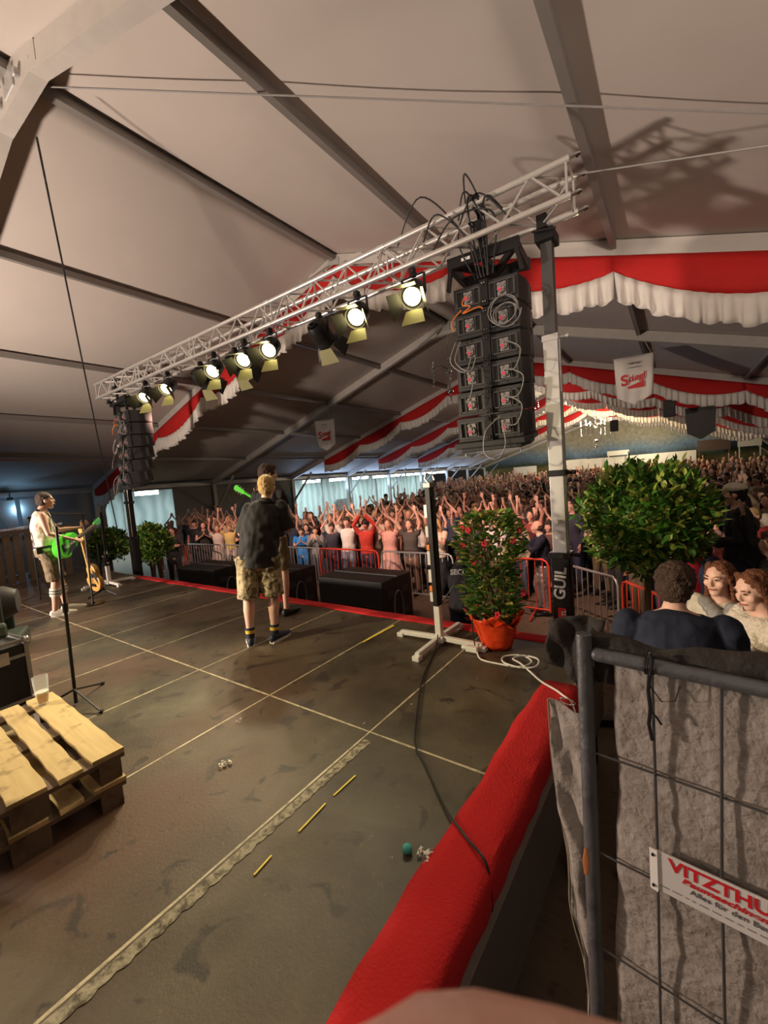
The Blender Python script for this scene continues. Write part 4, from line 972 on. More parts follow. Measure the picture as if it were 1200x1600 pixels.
# ---------------------------------------------------------------- pallets
def pallet(loc, rz, label):
    t = thing('wooden_pallet', loc, label, 'pallet', rz=rz)
    random.seed(int(loc[2]*100)+2)
    for y, w_ in ((-.3275-.0, .145), (-.1625, .10), (0, .145), (.1625, .10), (.3275, .145)):
        yy = y; b = MB(); n_ = 14; top = []; 
        x0 = -.6+random.uniform(-.015, .015); x1 = .6+random.uniform(-.012, .012)
        V = []
        for i in range(n_+1):
            x = x0+(x1-x0)*i/n_; e = .003*math.sin(i*2.1+y*30)
            V += [(x+(.012*math.sin(y*50) if i in (0, n_) else 0), yy-w_/2+e, .122), (x, yy+w_/2+e, .122), (x, yy+w_/2+e, .144), (x, yy-w_/2+e, .144)]
        F = [(i*4+j, i*4+(j+1) % 4, (i+1)*4+(j+1) % 4, (i+1)*4+j) for i in range(n_) for j in range(4)]+[(3, 2, 1, 0), (n_*4, n_*4+1, n_*4+2, n_*4+3)]
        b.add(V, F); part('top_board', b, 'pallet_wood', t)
    for x in (-.53, 0, .53): b = MB(); b.box((x, 0, .111), (.145, .8, .022)); part('cross_board', b, 'dark_wood', t)  # cross boards, blocks and bottom boards: side shade put into the wood colour
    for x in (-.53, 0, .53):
        for y in (-.33, 0, .33): b = MB(); b.box((x, y, .061), (.145, .10 if y else .145, .078)); part('block', b, 'dark_wood', t)
    for y in (-.33, 0, .33): b = MB(); b.box((0, y, .011), (1.2, .10 if y else .145, .022)); part('bottom_board', b, 'dark_wood', t)
    return t
pallet((-3.06, .47, 0), -.035, 'wooden pallet at the bottom of the stack of two on the stage')
pallet((-3.07, .48, .1445), -.03, 'wooden pallet on top of the stack of two, beer glass on it')
# beer glass
t = thing('beer_glass', (-3.50, .80, .289), 'tall glass half full of beer with foam on the pallet', 'glass')
b = MB(); prof = [(.030, 0), (.031, .01), (.036, .06), (.041, .12), (.044, .19), (.0425, .19), (.039, .12), (.034, .06), (.028, .015)]
b.loft([((0, 0, z), r, r) for r, z in prof[:5]], n=20, cap=False); b.loft([((0, 0, z), r, r) for r, z in reversed(prof[5:])], n=20, cap=False)
V0 = MB(); V = [(r*math.cos(2*PI*i/24), r*math.sin(2*PI*i/24), z) for r, z in prof for i in range(24)]
b = MB(); b.add(V, [(j*24+i, j*24+(i+1) % 24, (j+1)*24+(i+1) % 24, (j+1)*24+i) for j in range(8) for i in range(24)]); b.add(V[:24], [tuple(reversed(range(24)))]); b.add(V[-24:], [tuple(range(24))])
part('tumbler', b, 'glass', t, smooth=True)
b = MB(); b.loft([((0, 0, .016), .0275, .0275), ((0, 0, .06), .0335, .0335), ((0, 0, .075), .0355, .0355)], n=24); part('beer', b, 'beer', t, smooth=True)
b = MB(); b.loft([((0, 0, .0755), .0355, .0355), ((0, 0, .088), .0365, .0365)], n=24); part('foam', b, 'foam', t, smooth=True)
# flight case with moving head light at the left edge
t = thing('flight_case', (-4.72, .62, 0), 'black flight case with metal edges behind the pallets at the left edge', 'case', rz=.12)
b = MB(); b.box((0, 0, .26), (.62, .62, .46)); b.box((0, 0, .015), (.5, .5, .03)); part('case_body', b, 'black_paint', t)
b = MB()
for s1 in (-1, 1):
    for s2 in (-1, 1): b.box((s1*.305, s2*.305, .27), (.03, .03, .50))
    for z in (.03, .40, .52): b.box((0, s1*.308, z), (.62, .022, .026)); b.box((s1*.308, 0, z), (.022, .62, .026))
part('metal_edging', b, 'silver_case', t)
for s1 in (-1, 1):
    for s2 in (-1, 1): b = MB(); b.ell((s1*.31, s2*.31, .52), (.03, .03, .03), n=8, k=6); b.ell((s1*.31, s2*.31, .03), (.03, .03, .03), n=8, k=6); part('corner_ball', b, 'chrome', t, smooth=True)
for x in (-.12, .14): b = MB(); b.box((.318, x, .41), (.012, .09, .10)); b.box((.33, x, .41), (.014, .035, .05)); part('latch', b, 'chrome', t)
t = thing('moving_head_light', (-4.72, .66, .533), 'grey-green moving stage light standing on the flight case', 'stage light', rz=.3)
b = MB(); b.box((0, 0, .07), (.40, .38, .13)); part('base_box', b, 'green_housing', t, bevel=.03)
b = MB(); b.box((-.19, 0, .28), (.06, .2, .36)); b.box((.19, 0, .28), (.06, .2, .36)); b.box((0, 0, .16), (.42, .2, .05)); part('yoke', b, 'green_housing', t, bevel=.02)
b = MB(); b.loft([((0, -.17, .36), .13, .13), ((0, -.08, .36), .15, .15), ((0, .06, .36), .15, .15), ((0, .14, .36), .11, .11), ((0, .17, .36), .06, .06)], n=20); hd = part('lamp_head', b, 'green_housing', t, smooth=True)
b = MB(); b.cyl((0, -.175, .36), (0, -.165, .36), .11, .11, 20); part('lens', b, 'screen_dark', hd)
t = thing('moving_head_light', (-6.3, 1.15, 0), 'rounded grey stage light on the floor behind the flight case', 'stage light', rz=-.4)
b = MB(); b.box((0, 0, .10), (.5, .45, .20)); part('base_box', b, 'green_housing', t, bevel=.03)
b = MB(); b.box((-.22, 0, .42), (.06, .2, .5)); b.box((.22, 0, .42), (.06, .2, .5)); part('yoke', b, 'green_housing', t, bevel=.02)
b = MB(); b.loft([((0, -.25, .55), .16, .16), ((0, -.1, .55), .19, .19), ((0, .08, .55), .19, .19), ((0, .2, .55), .13, .13)], n=20); part('lamp_head', b, 'dark_grey', t, smooth=True)
# microphone stands
def mic_stand(loc, h, label, base='round', boom=None, lean=(0, 0)):
    t = thing('microphone_stand', loc, label, 'microphone stand')
    if base == 'round': b = MB(); b.cyl((0, 0, 0), (0, 0, .012), .15, .15, 24); b.cyl((0, 0, .012), (0, 0, .04), .03, .02, 12); part('base_plate', b, 'black_metal', t)
    else:
        for i in range(3): a = i*2*PI/3+.15; b = MB(); b.cyl((0, 0, .13), (.34*math.cos(a), .34*math.sin(a), .012), .008, n=6); b.ell((.34*math.cos(a), .34*math.sin(a), .014), (.02, .02, .014), n=8, k=5); part('leg', b, 'black_metal', t)
    top = Vector((lean[0], lean[1], h))
    b = MB(); b.cyl((0, 0, .02), top*.55, .0125, n=8); part('pole', b, 'black_metal', t); b = MB(); b.cyl(top*.53, top, .011, n=8); b.cyl(top*.52, top*.57, .020, n=8); part('upper_pole', b, 'black_metal', t)
    if boom is not None:
        bm_ = Vector(boom); b = MB(); b.ell(top, (.02, .02, .025), n=8, k=6); b.cyl(top-bm_*.25, top+bm_*.0, .010, n=6); b.cyl(top, top+bm_, .014, n=8); part('boom', b, 'black_metal', t)
        e = top+bm_; d = nrm(bm_); b = MB(); b.cyl(e, e+d*.15, .016, .022, 10); mc = part('microphone', b, 'black_metal', t); b = MB(); b.ell(e+d*.175, (.032, .032, .032), n=12, k=8); part('grille', b, 'chrome', mc, smooth=True)
    return t
mic_stand((-7.62, 2.52, 0), 1.42, 'microphone stand with round base in front of the singer', 'round', (-.13, -.28, .045), lean=(-.02, .03))
mic_stand((-3.98, 1.11, 0), 1.43, 'straight dark microphone stand with tripod legs behind the pallets', 'tripod', None, lean=(-.10, .06))
mic_stand((-8.9, 2.2, 0), 1.42, 'second microphone stand farther back behind the bass guitar', 'tripod', (-.1, .16, .04))
# beige speaker wedge by the crowd-facing edge, bass on stand
def guitar(parent, M, body_mk, neck_mk, name='guitar', L=1.0):
    """lies in local XZ plane, neck towards +X, face towards -Y"""
    g = bpy.data.objects.new(name, None); COL.objects.link(g); g.parent = parent
    if parent is None: g.matrix_world = M
    else: g.matrix_local = M
    pts = []
    for i in range(48):
        a = 2*PI*i/48; x = .24*math.cos(a); z = .165*math.sin(a)*(1-.26*math.exp(-((x-.06)/.07)**2))*(1.0 if x < 0 else .84)
        pts.append((x, -.02, z))
    b = MB(); b.prism(pts, (0, .075, 0)); part('body', b, body_mk, g, bevel=.008)
    b = MB(); b.box((-.12, -.026, 0), (.05, .012, .10)); part('bridge', b, 'black_metal', g); b = MB(); b.cyl((.05, -.0235, 0), (.05, -.0215, 0), .045, n=18); part('pickup', b, 'black_metal', g)
    b = MB(); b.prism([(-.10, -.0225, -.12), (.12, -.0225, -.10), (.16, -.0225, -.03), (.0, -.0225, -.05)], (0, .002, 0)); part('pickguard', b, 'black_plastic', g)
    b = MB(); b.bar((.20, -.03, 0), (.68, -.03, 0), .05, .028); part('neck', b, neck_mk, g)
    b = MB(); b.prism([(.68, -.025, -.03), (.86, -.025, -.045), (.88, -.025, 0), (.86, -.025, .045), (.68, -.025, .03)], (0, .018, 0)); hd = part('headstock', b, body_mk, g)
    b = MB()
    for i in range(3):
        for s_ in (-1, 1): b.cyl((.72+.05*i, -.016, s_*.035), (.72+.05*i, -.016, s_*.066), .007, n=6)
    part('tuning_pegs', b, 'chrome', hd)
    b = MB()
    for i in range(6): b.cyl((-.12, -.036, -.02+.008*i), (.70, -.046, -.02+.008*i), .0012, n=4)
    part('strings', b, 'chrome', g)
    return g
gM = Matrix.Translation((-8.05, 2.72, .34)) @ Matrix.Rotation(math.radians(15), 4, 'Z') @ Matrix.Rotation(math.radians(10), 4, 'X') @ Matrix.Rotation(math.radians(-84), 4, 'Y')
g = guitar(None, gM, 'wood_bass', 'wood_bass', 'bass_guitar'); setp(g, 'honey yellow bass guitar standing upright behind the microphone stand', 'guitar')
b = MB(); b.bar((-8.05, 2.84, .1), (-8.05, 2.84, .9), .02, .02); b.bar((-8.05, 2.84, .12), (-8.05, 2.60, .02), .02, .02); b.bar((-8.05, 2.84, .12), (-8.25, 2.96, .02), .02, .02); b.bar((-8.05, 2.84, .12), (-7.85, 2.96, .02), .02, .02)
part('guitar_stand', b, 'black_metal', label='black stand holding the yellow bass guitar', cat='stand')
# dark counter of upright pallets with tinsel at the far left
for i in range(5):
    x = -11.6; y = -.3+i*.86
    t = thing('wooden_pallet', (x, y, GZ), 'worn dark pallet standing upright in the counter row at the far left', 'pallet', group='upright pallets of the counter at the left')
    b = MB()
    for j in range(5): b.box((0, -.33+j*.165, .6+.6), (.03, .12, 1.9))
    part('slats', b, 'dark_wood', t); b = MB(); b.box((-.06, 0, .35), (.09, .8, .1)); b.box((-.06, 0, 1.2), (.09, .8, .1)); b.box((-.06, 0, 2.05), (.09, .8, .1)); part('rails', b, 'dark_wood', t)
b = MB(); b.box((-11.75, 1.4, GZ+2.19), (.55, 4.5, .06)); part('counter_top', b, 'board_brown', label='dark plank top lying on the row of upright pallets', cat='counter')
cable([(-11.45, -.6+.25*i, GZ+2.25+.015*((i*7) % 3)) for i in range(17)], .035, 'tinsel', 'tinsel_garland', 'glittering silver tinsel along the dark counter top at left', 'decoration')
# ---------------------------------------------------------------- subwoofers
def sub(x, y, rz, label):
    t = thing('subwoofer', (x, y, GZ), label, 'speaker', rz=rz)
    b = MB(); b.box((0, 0, .48), (1.5, .92, .94)); part('cabinet', b, 'black_paint', t, bevel=.015)
    b = MB(); b.box((0, 0, .50), (1.508, .01, .945)); b.box((0, -.463, .50), (1.45, .012, .008)); part('seam', b, 'dark_grey', t)
    for z in (.28, .68):
        for y_ in (-.22, .22): b = MB(); b.box((.752, y_, z), (.012, .20, .12)); b.box((.756, y_, z+.0), (.02, .15, .02)); part('handle', b, 'dark_grey', t)
    b = MB(); b.box((.2, -.465, .40), (.05, .01, .04)); part('badge', b, 'label_white', t)
    b = MB()
    P = []
    for i in range(49): a = 2*PI*i/16; P.append((.79+.01*math.sin(i), -.05+.14*math.cos(a), .42+.30*math.sin(a)))
    b.tube(P, .010, 6); part('cable_loop', b, 'cable_grey', t, smooth=True)
    return t
sub(-4.98, 6.05, 0, 'black subwoofer box in front of the barrier, nearest the white-footed stand')
sub(-7.35, 5.92, .02, 'black subwoofer box behind the legs of the man in shorts')
sub(-9.45, 5.70, .03, 'black subwoofer box farthest left below the stage')
# ---------------------------------------------------------------- crowd barriers
def barrier(a, c, mk, label, mk2=None):
    a = Vector((*a, GZ)); c = Vector((*c, GZ)); d = c-a; L = d.length; t = thing('crowd_barrier', a, label, 'barrier', rz=math.atan2(d.y, d.x))
    b = MB(); b.tube([(0.03, 0, .12), (0.03, 0, .95), (.06, 0, 1.03), (.12, 0, 1.06), (L-.12, 0, 1.06), (L-.06, 0, 1.03), (L-.03, 0, .95), (L-.03, 0, .12)], .021, 8); b.cyl((.03, 0, .16), (L-.03, 0, .16), .016, n=8); part('frame', b, mk, t, smooth=True)
    b = MB(); n = int(L/.125)
    for i in range(1, n): x = L*i/n; b.cyl((x, 0, .16), (x, 0, 1.06), .009, n=6)
    part('bars', b, mk2 or mk, t)
    for x in (.3, L-.3): b = MB(); b.tube([(x, -.3, .015), (x, -.27, .04), (x, 0, .13), (x, .27, .04), (x, .3, .015)], .016, 6); part('foot', b, mk, t, smooth=True)
    return t
BP = [(-15.0, 7.2), (-13.6, 7.35), (-11.7, 7.5), (-9.7, 7.6), (-7.75, 7.65), (-5.75, 7.62), (-3.85, 7.6), (-1.95, 7.5), (-.78, 6.5), (.34, 5.0), (.30, 3.1), (.42, 1.3)]
BL = [('barrier_red', 'red barrier at the far left beyond the security men'), ('barrier_grey', 'grey barrier in front of the clapping people at left'), ('barrier_grey', 'grey barrier left of the man in shorts'), ('barrier_grey', 'grey barrier behind the man in shorts'), ('barrier_red', 'red barrier between the two right subwoofers'), ('barrier_grey', 'grey barrier behind the rightmost subwoofer'), ('barrier_red', 'red barrier behind the white-footed stand'), ('barrier_grey', 'grey barrier beside the man in the dark sweater'), ('barrier_red', 'red barrier just right of the steel tower'), ('barrier_red', 'red barrier behind the round laurel tree'), ('barrier_red', 'red barrier between the navy shirt man and the two women')]
for (p, q, (mk, lab)) in zip(BP[:-1], BP[1:], BL):
    a = Vector(p); c = Vector(q); barrier(a.lerp(c, .01), a.lerp(c, .99), mk, lab, 'barrier_grey' if mk == 'barrier_grey' else None)
# ---------------------------------------------------------------- construction fence with tarp and sign in the foreground
FA = Vector((-.1306, .7478, 0)); FD = Vector((.99317, -.11668, 0)).normalized(); FN = Vector((FD.y, -FD.x, 0)); FZ = 1.312   # FN points to the camera side
def F(u, z, n=0): return FA+FD*u+FN*n+Vector((0, 0, z))
t = thing('mesh_fence', F(0, GZ), 'grey steel mesh fence panel with black tie in the right foreground', 'fence')
def fpart(name, b, mk, **kw):
    o_ = part(name, b, mk, t, **kw); o_.location = -t.location; return o_
b = MB(); b.cyl(F(-.030, GZ+.05), F(-.017, FZ), .0125, n=16); fpart('post', b, 'galv', smooth=True)
b = MB(); b.cyl(F(.004, 1.280), F(1.06, 1.280), .0115, n=14); b.ell(F(.004, 1.280), (.0115,)*3, n=10, k=6); fpart('top_rail', b, 'galv', smooth=True)
b = MB(); b.loft([(F(-.026, .875, .0115), .004, .002), (F(-.0255, .90, .012), .006, .002), (F(-.0245, .925, .0115), .003, .002)], n=8); fpart('rust_mark', b, 'rust')
b = MB(); b.cyl(F(1.06, GZ+.05), F(1.06, FZ), .0125, n=16); fpart('post', b, 'galv', smooth=True)
b = MB()
for i in range(12):
    u = .082*(i+1); b.tube([F(u+.002*math.sin(z_*9+i)-.0006*z_, 1.272-z_*.29, .004) for z_ in range(9)], .0021, 6)
for i in range(12):
    z = 1.103-.185*i; b.tube([F(-.012+u_*.10, z+.0015*math.sin(u_+i), .001) for u_ in range(11)], .0018, 6)
fpart('wire_mesh', b, 'dark_grey', smooth=True)
b = MB(); b.box(F(0, GZ+.07), (.3, .7, .14)); fpart('concrete_foot', b, 'leg_grey', bevel=.02)
b = MB()
for q in range(4): b.tube([F(.074+.003*q, 1.280)+FN*(.0135*math.cos(j*2*PI/12))+Vector((0, 0, .0135*math.sin(j*2*PI/12))) for j in range(13)], .0018, 5)
b.tube([F(.080, 1.27, .012), F(.078, 1.245, .013), F(.080, 1.215, .012), F(.077, 1.19, .011), F(.081, 1.165, .011)], .0028, 6); b.tube([F(.080, 1.268, .012), F(.084, 1.293, .013), F(.081, 1.305, .012)], .0025, 5); b.tube([F(.079, 1.255, .013), F(.095, 1.232, .012), F(.112, 1.238, .012), F(.118, 1.262, .010)], .0010, 5); b.tube([F(.078, 1.215, .012), F(.088, 1.205, .013), F(.094, 1.195, .012)], .0018, 5)
fpart('knotted_cord', b, 'cable_black', smooth=True)
b = MB(); V = []; nu, nz = 90, 150
for i in range(nu+1):
    for j in range(nz+1):
        u = .021+1.03*i/nu; z = 1.266-(1.266-GZ-.1)*j/nz
        w_ = noise.noise(Vector((u*14, z*8, 0)))*.006+noise.noise(Vector((u*60, z*42, 1)))*.0022+noise.noise(Vector((u*6, z*26, 5)))*.0025
        e = max(0, 1-(i/nu)*9); V.append(F(u+e*(.004*math.sin(z*7)+.002*math.sin(z*31)-.016*max(0, (1.05-z))), z, -.010+w_))
b.add(V, [(i*(nz+1)+j, i*(nz+1)+j+1, (i+1)*(nz+1)+j+1, (i+1)*(nz+1)+j) for i in range(nu) for j in range(nz)])
o = part('fence_tarp', b, 'grey_tarp', smooth=True, label='dirty grey-beige tarp stretched behind the fence wires', cat='tarp'); s2 = o.modifiers.new('t', 'SOLIDIFY'); s2.thickness = .002; s2.offset = 0
b = MB(); V = []; nu = 80
for i in range(nu+1):
    u = -.010+1.06*i/nu; zt = 1.320-.016*math.exp(-((u-.075)/.05)**2)+.003*math.sin(u*40)
    for j, (n_, dz) in enumerate(((-.032, -.10), (-.034, -.05), (-.030, -.012), (-.020, -.001), (-.008, -.008), (-.004, -.022), (-.003, -.036))): V.append(F(u, zt+dz+.0025*math.sin(u*75+j*1.3), n_+.003*math.sin(u*53+j*2)))
b.add(V, [(i*7+j, i*7+j+1, (i+1)*7+j+1, (i+1)*7+j) for i in range(nu) for j in range(6)]); o = part('tarp_fold', b, 'tarp_dark', smooth=True, label='dark greasy tarp edge folded over behind the top rail of the fence', cat='tarp'); o.modifiers.new('t', 'SOLIDIFY').thickness = .003
def lerpl(L_, q):
    for (a, va), (c, vc) in zip(L_[:-1], L_[1:]):
        if a >= q >= c: return va+(vc-va)*(a-q)/(a-c)
    return L_[-1][1]
LE = [(1.165, -.092), (1.04, -.090), (.95, -.080), (.85, -.067), (.74, -.070), (.677, -.050), (.605, -.042), (.3, -.05), (-.2, -.06)]
b = MB(); V = []; n1, n2 = 12, 110
for i in range(n2+1):
    z = 1.165-1.3*i/n2; ul = lerpl(LE, z)
    for j in range(n1+1):
        s_ = j/n1; V.append(F(ul+(-.026-ul)*s_, z-.010*s_*(1 if i == 0 else 0), -.022+.006*math.sin(s_*6+z*14)+.0025*math.sin(z*60+s_*9)+.006*noise.noise(Vector((s_*4, z*12, 2)))))
b.add(V, [(i*(n1+1)+j, i*(n1+1)+j+1, (i+1)*(n1+1)+j+1, (i+1)*(n1+1)+j) for i in range(n2) for j in range(n1)]); o = part('tarp_strip', b, 'grey_tarp', smooth=True, label='loose grey tarp strip hanging left of the fence post', cat='tarp'); o.modifiers.new('t', 'SOLIDIFY').thickness = .002
cable([F(lerpl(LE, z_)-.001, z_, -.020) for z_ in [1.165-.05*q for q in range(14)]], .0015, 'tarp_edge', 'tarp_hem', 'pale frayed hem along the left edge of the hanging tarp strip', 'tarp')
b = MB(); V = []; n1, n2 = 20, 20
for i in range(n2+1):
    q = i/n2
    for j in range(n1+1):
        s_ = j/n1; ul = -.085-.007*q; ur = -.018+.03*(1-q)
        zt = 1.317+.016*math.sin(min(1, s_*1.4)*PI*.6); V.append(F(ul+(ur-ul)*s_+.003*math.sin(q*9)*(1-s_), zt-(.085+.055*s_)*q, -.026+.007*math.sin(s_*7+q*3)+.003*math.sin(s_*17-q*8)))
b.add(V, [(i*(n1+1)+j, i*(n1+1)+j+1, (i+1)*(n1+1)+j+1, (i+1)*(n1+1)+j) for i in range(n2) for j in range(n1)]); o = part('tarp_flap', b, 'tarp_dark', smooth=True, label='dark tarp flap draped behind the top of the fence post', cat='tarp'); o.modifiers.new('t', 'SOLIDIFY').thickness = .003
b = MB(); b.tube([F(-.052+.014*math.cos(2*PI*i/16), 1.178+.005*math.sin(2*PI*i/16), -.006) for i in range(17)], .0012, 6); part('metal_ring', b, 'chrome', smooth=True, label='small metal loop beside the fence post above the grey strip', cat='ring')
# sign on the fence
sg = thing('fence_sign', F(.073, .912), 'white company sign with red lettering wired onto the mesh fence', 'sign')
su0, su1, sz0, sz1 = .076, .46, .913, .981
FS = lambda u, z, n=.0: F(u, z, .009+n)
def spart(name, b, mk, **kw):
    o_ = part(name, b, mk, sg, **kw); o_.location = -sg.location; return o_
b = MB(); b.prism([FS(su0, sz0), FS(su1, sz0), FS(su1, sz1), FS(su0, sz1)], -FN*.003); spart('board', b, 'label_white', bevel=.0008)
b = MB(); b.prism([FS(su0-.004, sz0-.001, .001), FS(su0+.007, sz0-.001, .003), FS(su0+.007, sz1+.001, .003), FS(su0-.004, sz1+.001, .001)], -FN*.002); spart('clip_edge', b, 'white_plastic')
for z_ in (sz1-.008, sz0+.008): b = MB(); b.cyl(FS(su0+.001, z_, .001), FS(su0+.001, z_, .0045), .0022, n=8); spart('screw', b, 'black_metal')
def sm(u, z): M_ = frameM(FS(u, z, .0008), FD, (0, 0, 1)); M_.translation -= sg.location; return M_
text_mesh('VITZTHUM', .0262, 'label_red', sg, sm(.098, .9665), extrude=.0003, bold=.0008, align='LEFT', width=1.10)
text_mesh('Baumaschinen', .0115, 'label_red', sg, sm(.114, .9500), extrude=.0003, bold=.0004, align='LEFT', shear=.25, width=1.5)
text_mesh('Alles für den Bau', .0115, 'ink_grey', sg, sm(.124, .9375), extrude=.0003, align='LEFT', width=1.15)
b = MB()
random.seed(2); u = .085
while u < .45: w_ = random.uniform(.004, .013); b.prism([FS(u, .9235, .0006), FS(u+w_, .9235, .0006), FS(u+w_, .9250, .0006), FS(u, .9250, .0006)], -FN*.0004); u += w_+.004
spart('small_print', b, 'purlin')
# ================================================================ PEOPLE
V3 = Vector
def hand(b, wpos, d, n, side, curl=.25, sc_=1.0, spread=.18, fr=.0088):
    """wrist, direction of the fingers, palm normal"""
    d = nrm(d); n = V3(n); n = nrm(n-d*n.dot(d)); x = d.cross(n)*side    # x towards the thumb side
    w0 = V3(wpos)
    b.loft([(w0, .026*sc_, .018*sc_), (w0+d*.04*sc_, .036*sc_, .016*sc_), (w0+d*.085*sc_, .040*sc_, .014*sc_)], xax=x, n=10, rnd=True)
    for i, L in enumerate((.072, .080, .074, .058)):
        off = x*(.029-.0195*i)*sc_; ang = (1.5-i)*spread*.5; dd = nrm(d+x*ang); p0 = w0+d*.080*sc_+off; p1 = p0+dd*L*.45*sc_; d2 = nrm(dd*math.cos(curl)+n*math.sin(curl)); p2 = p1+d2*L*.32*sc_; d3 = nrm(dd*math.cos(curl*1.9)+n*math.sin(curl*1.9)); p3 = p2+d3*L*.28*sc_
        b.loft([(p0, fr*1.08, fr*1.08), (p1, fr, fr), (p2, fr*.95, fr*.95), (p3, fr*.8, fr*.8)], xax=x, n=8, rnd=True)
    p0 = w0+d*.028*sc_+x*.024*sc_; p1 = p0+nrm(d*.6+x*.8)*.036*sc_; p2 = p1+nrm(d*.9+x*.35+n*curl*.6)*.046*sc_; b.loft([(p0, .013*sc_, .012*sc_), (p1, .0105*sc_, .0105*sc_), (p2, .0085*sc_, .0085*sc_)], xax=n, n=8, rnd=True)
def arm(b, sh, el, wr, hd=None, pn=None, side=1, k=1.0, curl=.25, hs=1.0, spread=.18, fr=.0088):
    sh, el, wr = V3(sh), V3(el), V3(wr)
    b.loft([(sh, .052*k, .052*k), (sh.lerp(el, .35), .046*k, .046*k), (sh.lerp(el, .8), .037*k, .037*k), (el, .034*k, .034*k), (el.lerp(wr, .25), .037*k, .037*k), (el.lerp(wr, .7), .027*k, .025*k), (wr, .022*k, .018*k)], n=12, rnd=True)
    d = hd if hd is not None else (wr-el); n_ = pn if pn is not None else V3((0, -1, 0)); hand(b, wr, d, n_, side, curl, hs, spread, fr)
def leg(b, hip, kn, an, toe, k=1.0):
    hip, kn, an, toe = map(V3, (hip, kn, an, toe))
    b.loft([(hip, .088*k, .088*k), (hip.lerp(kn, .4), .075*k, .075*k), (hip.lerp(kn, .85), .056*k, .056*k), (kn, .053*k, .055*k), (kn.lerp(an, .3), .056*k, .060*k), (kn.lerp(an, .7), .038*k, .040*k), (an, .032*k, .035*k)], n=14, rnd=True)
    b.loft([(an+V3((0, .02, -.045)), .034, .030), (an.lerp(toe, .5)+V3((0, 0, -.02)), .040, .030), (toe, .038, .020)], xax=(1, 0, 0), n=10, rnd=True)
def head_prims(b, H, face, ears=True, k=1.0, nose=True):
    """H: head centre; face: unit vector of the face"""
    f = nrm(face); u = V3((0, 0, 1)); u = nrm(u-f*u.dot(f)); x = f.cross(u)
    R = Matrix((x, f, u)).transposed()
    def P(a, c, e): return H+(x*a+f*c+u*e)*k
    b.ell(P(0, -.012, .028), (.076*k, .096*k, .092*k), R)
    b.loft([(P(0, .018, .02), .068*k, .066*k), (P(0, .028, -.045), .058*k, .055*k), (P(0, .045, -.088), .036*k, .034*k)], xax=x, n=14, rnd=True)
    b.ell(P(0, .058, -.098), (.024*k, .022*k, .018*k), R)
    for s_ in (-1, 1):
        b.ell(P(s_*.043, .052, -.022), (.026*k, .026*k, .026*k), R); b.ell(P(s_*.033, .070, .034), (.026*k, .014*k, .011*k), R)
        if ears: b.ell(P(s_*.078, -.008, -.006), (.011*k, .020*k, .032*k), R)
    if nose:
        b.loft([(P(0, .080, .026), .010*k, .010*k), (P(0, .098, -.012), .013*k, .013*k), (P(0, .094, -.026), .017*k, .012*k)], xax=x, n=8, rnd=True)
    b.loft([(P(-.022, .084, -.058), .006*k, .007*k), (P(0, .090, -.057), .008*k, .009*k), (P(.022, .084, -.058), .006*k, .007*k)], xax=u, n=8, rnd=True)
    return P, R
def neck(b, N, H, k=1.0): b.loft([(N-V3((0, 0, .05)), .062*k, .058*k), (N, .056*k, .054*k), (V3(N).lerp(H, .75), .052*k, .053*k)], n=14, rnd=True)
def torso(b, pel, che, nk, wsh=.19, k=1.0, belly=0, hipw=.155):
    pel, che, nk = V3(pel), V3(che), V3(nk)
    b.loft([(pel-V3((0, 0, .09)), hipw*.85*k, .105*k), (pel, hipw*k, .115*k), (pel.lerp(che, .45), (.135+belly*.5)*k, (.100+belly)*k), (che, .168*k, .118*k), (che.lerp(nk, .62), wsh*.92, .088*k), (che.lerp(nk, .86), wsh*.52, .066*k), (nk, .062, .056)], n=20, rnd=True)
def face_parts(parent, P, R, voxk=1.0, lips=True, brow='hair_brown'):
    b = MB(); [b.ell(P(s_*.032, .0775, .014), (.0125*voxk, .006, .0055), R, n=10, k=6) for s_ in (-1,)]; part('eye', b, 'eye_dark', parent, smooth=True)
    b = MB(); b.ell(P(.032, .0775, .014), (.0125*voxk, .006, .0055), R, n=10, k=6); part('eye', b, 'eye_dark', parent, smooth=True)
    for s_ in (-1, 1): b = MB(); b.loft([(P(s_*.018, .088, .036), .003, .003), (P(s_*.036, .085, .042), .0042, .0042), (P(s_*.052, .074, .036), .0025, .0025)], n=6); part('eyebrow', b, brow, parent, smooth=True)
    if lips: b = MB(); b.loft([(P(-.024, .089, -.057), .003, .004), (P(0, .098, -.056), .006, .0075), (P(.024, .089, -.057), .003, .004)], xax=(0, 0, 1), n=8); part('lips', b, 'lip', parent, smooth=True)
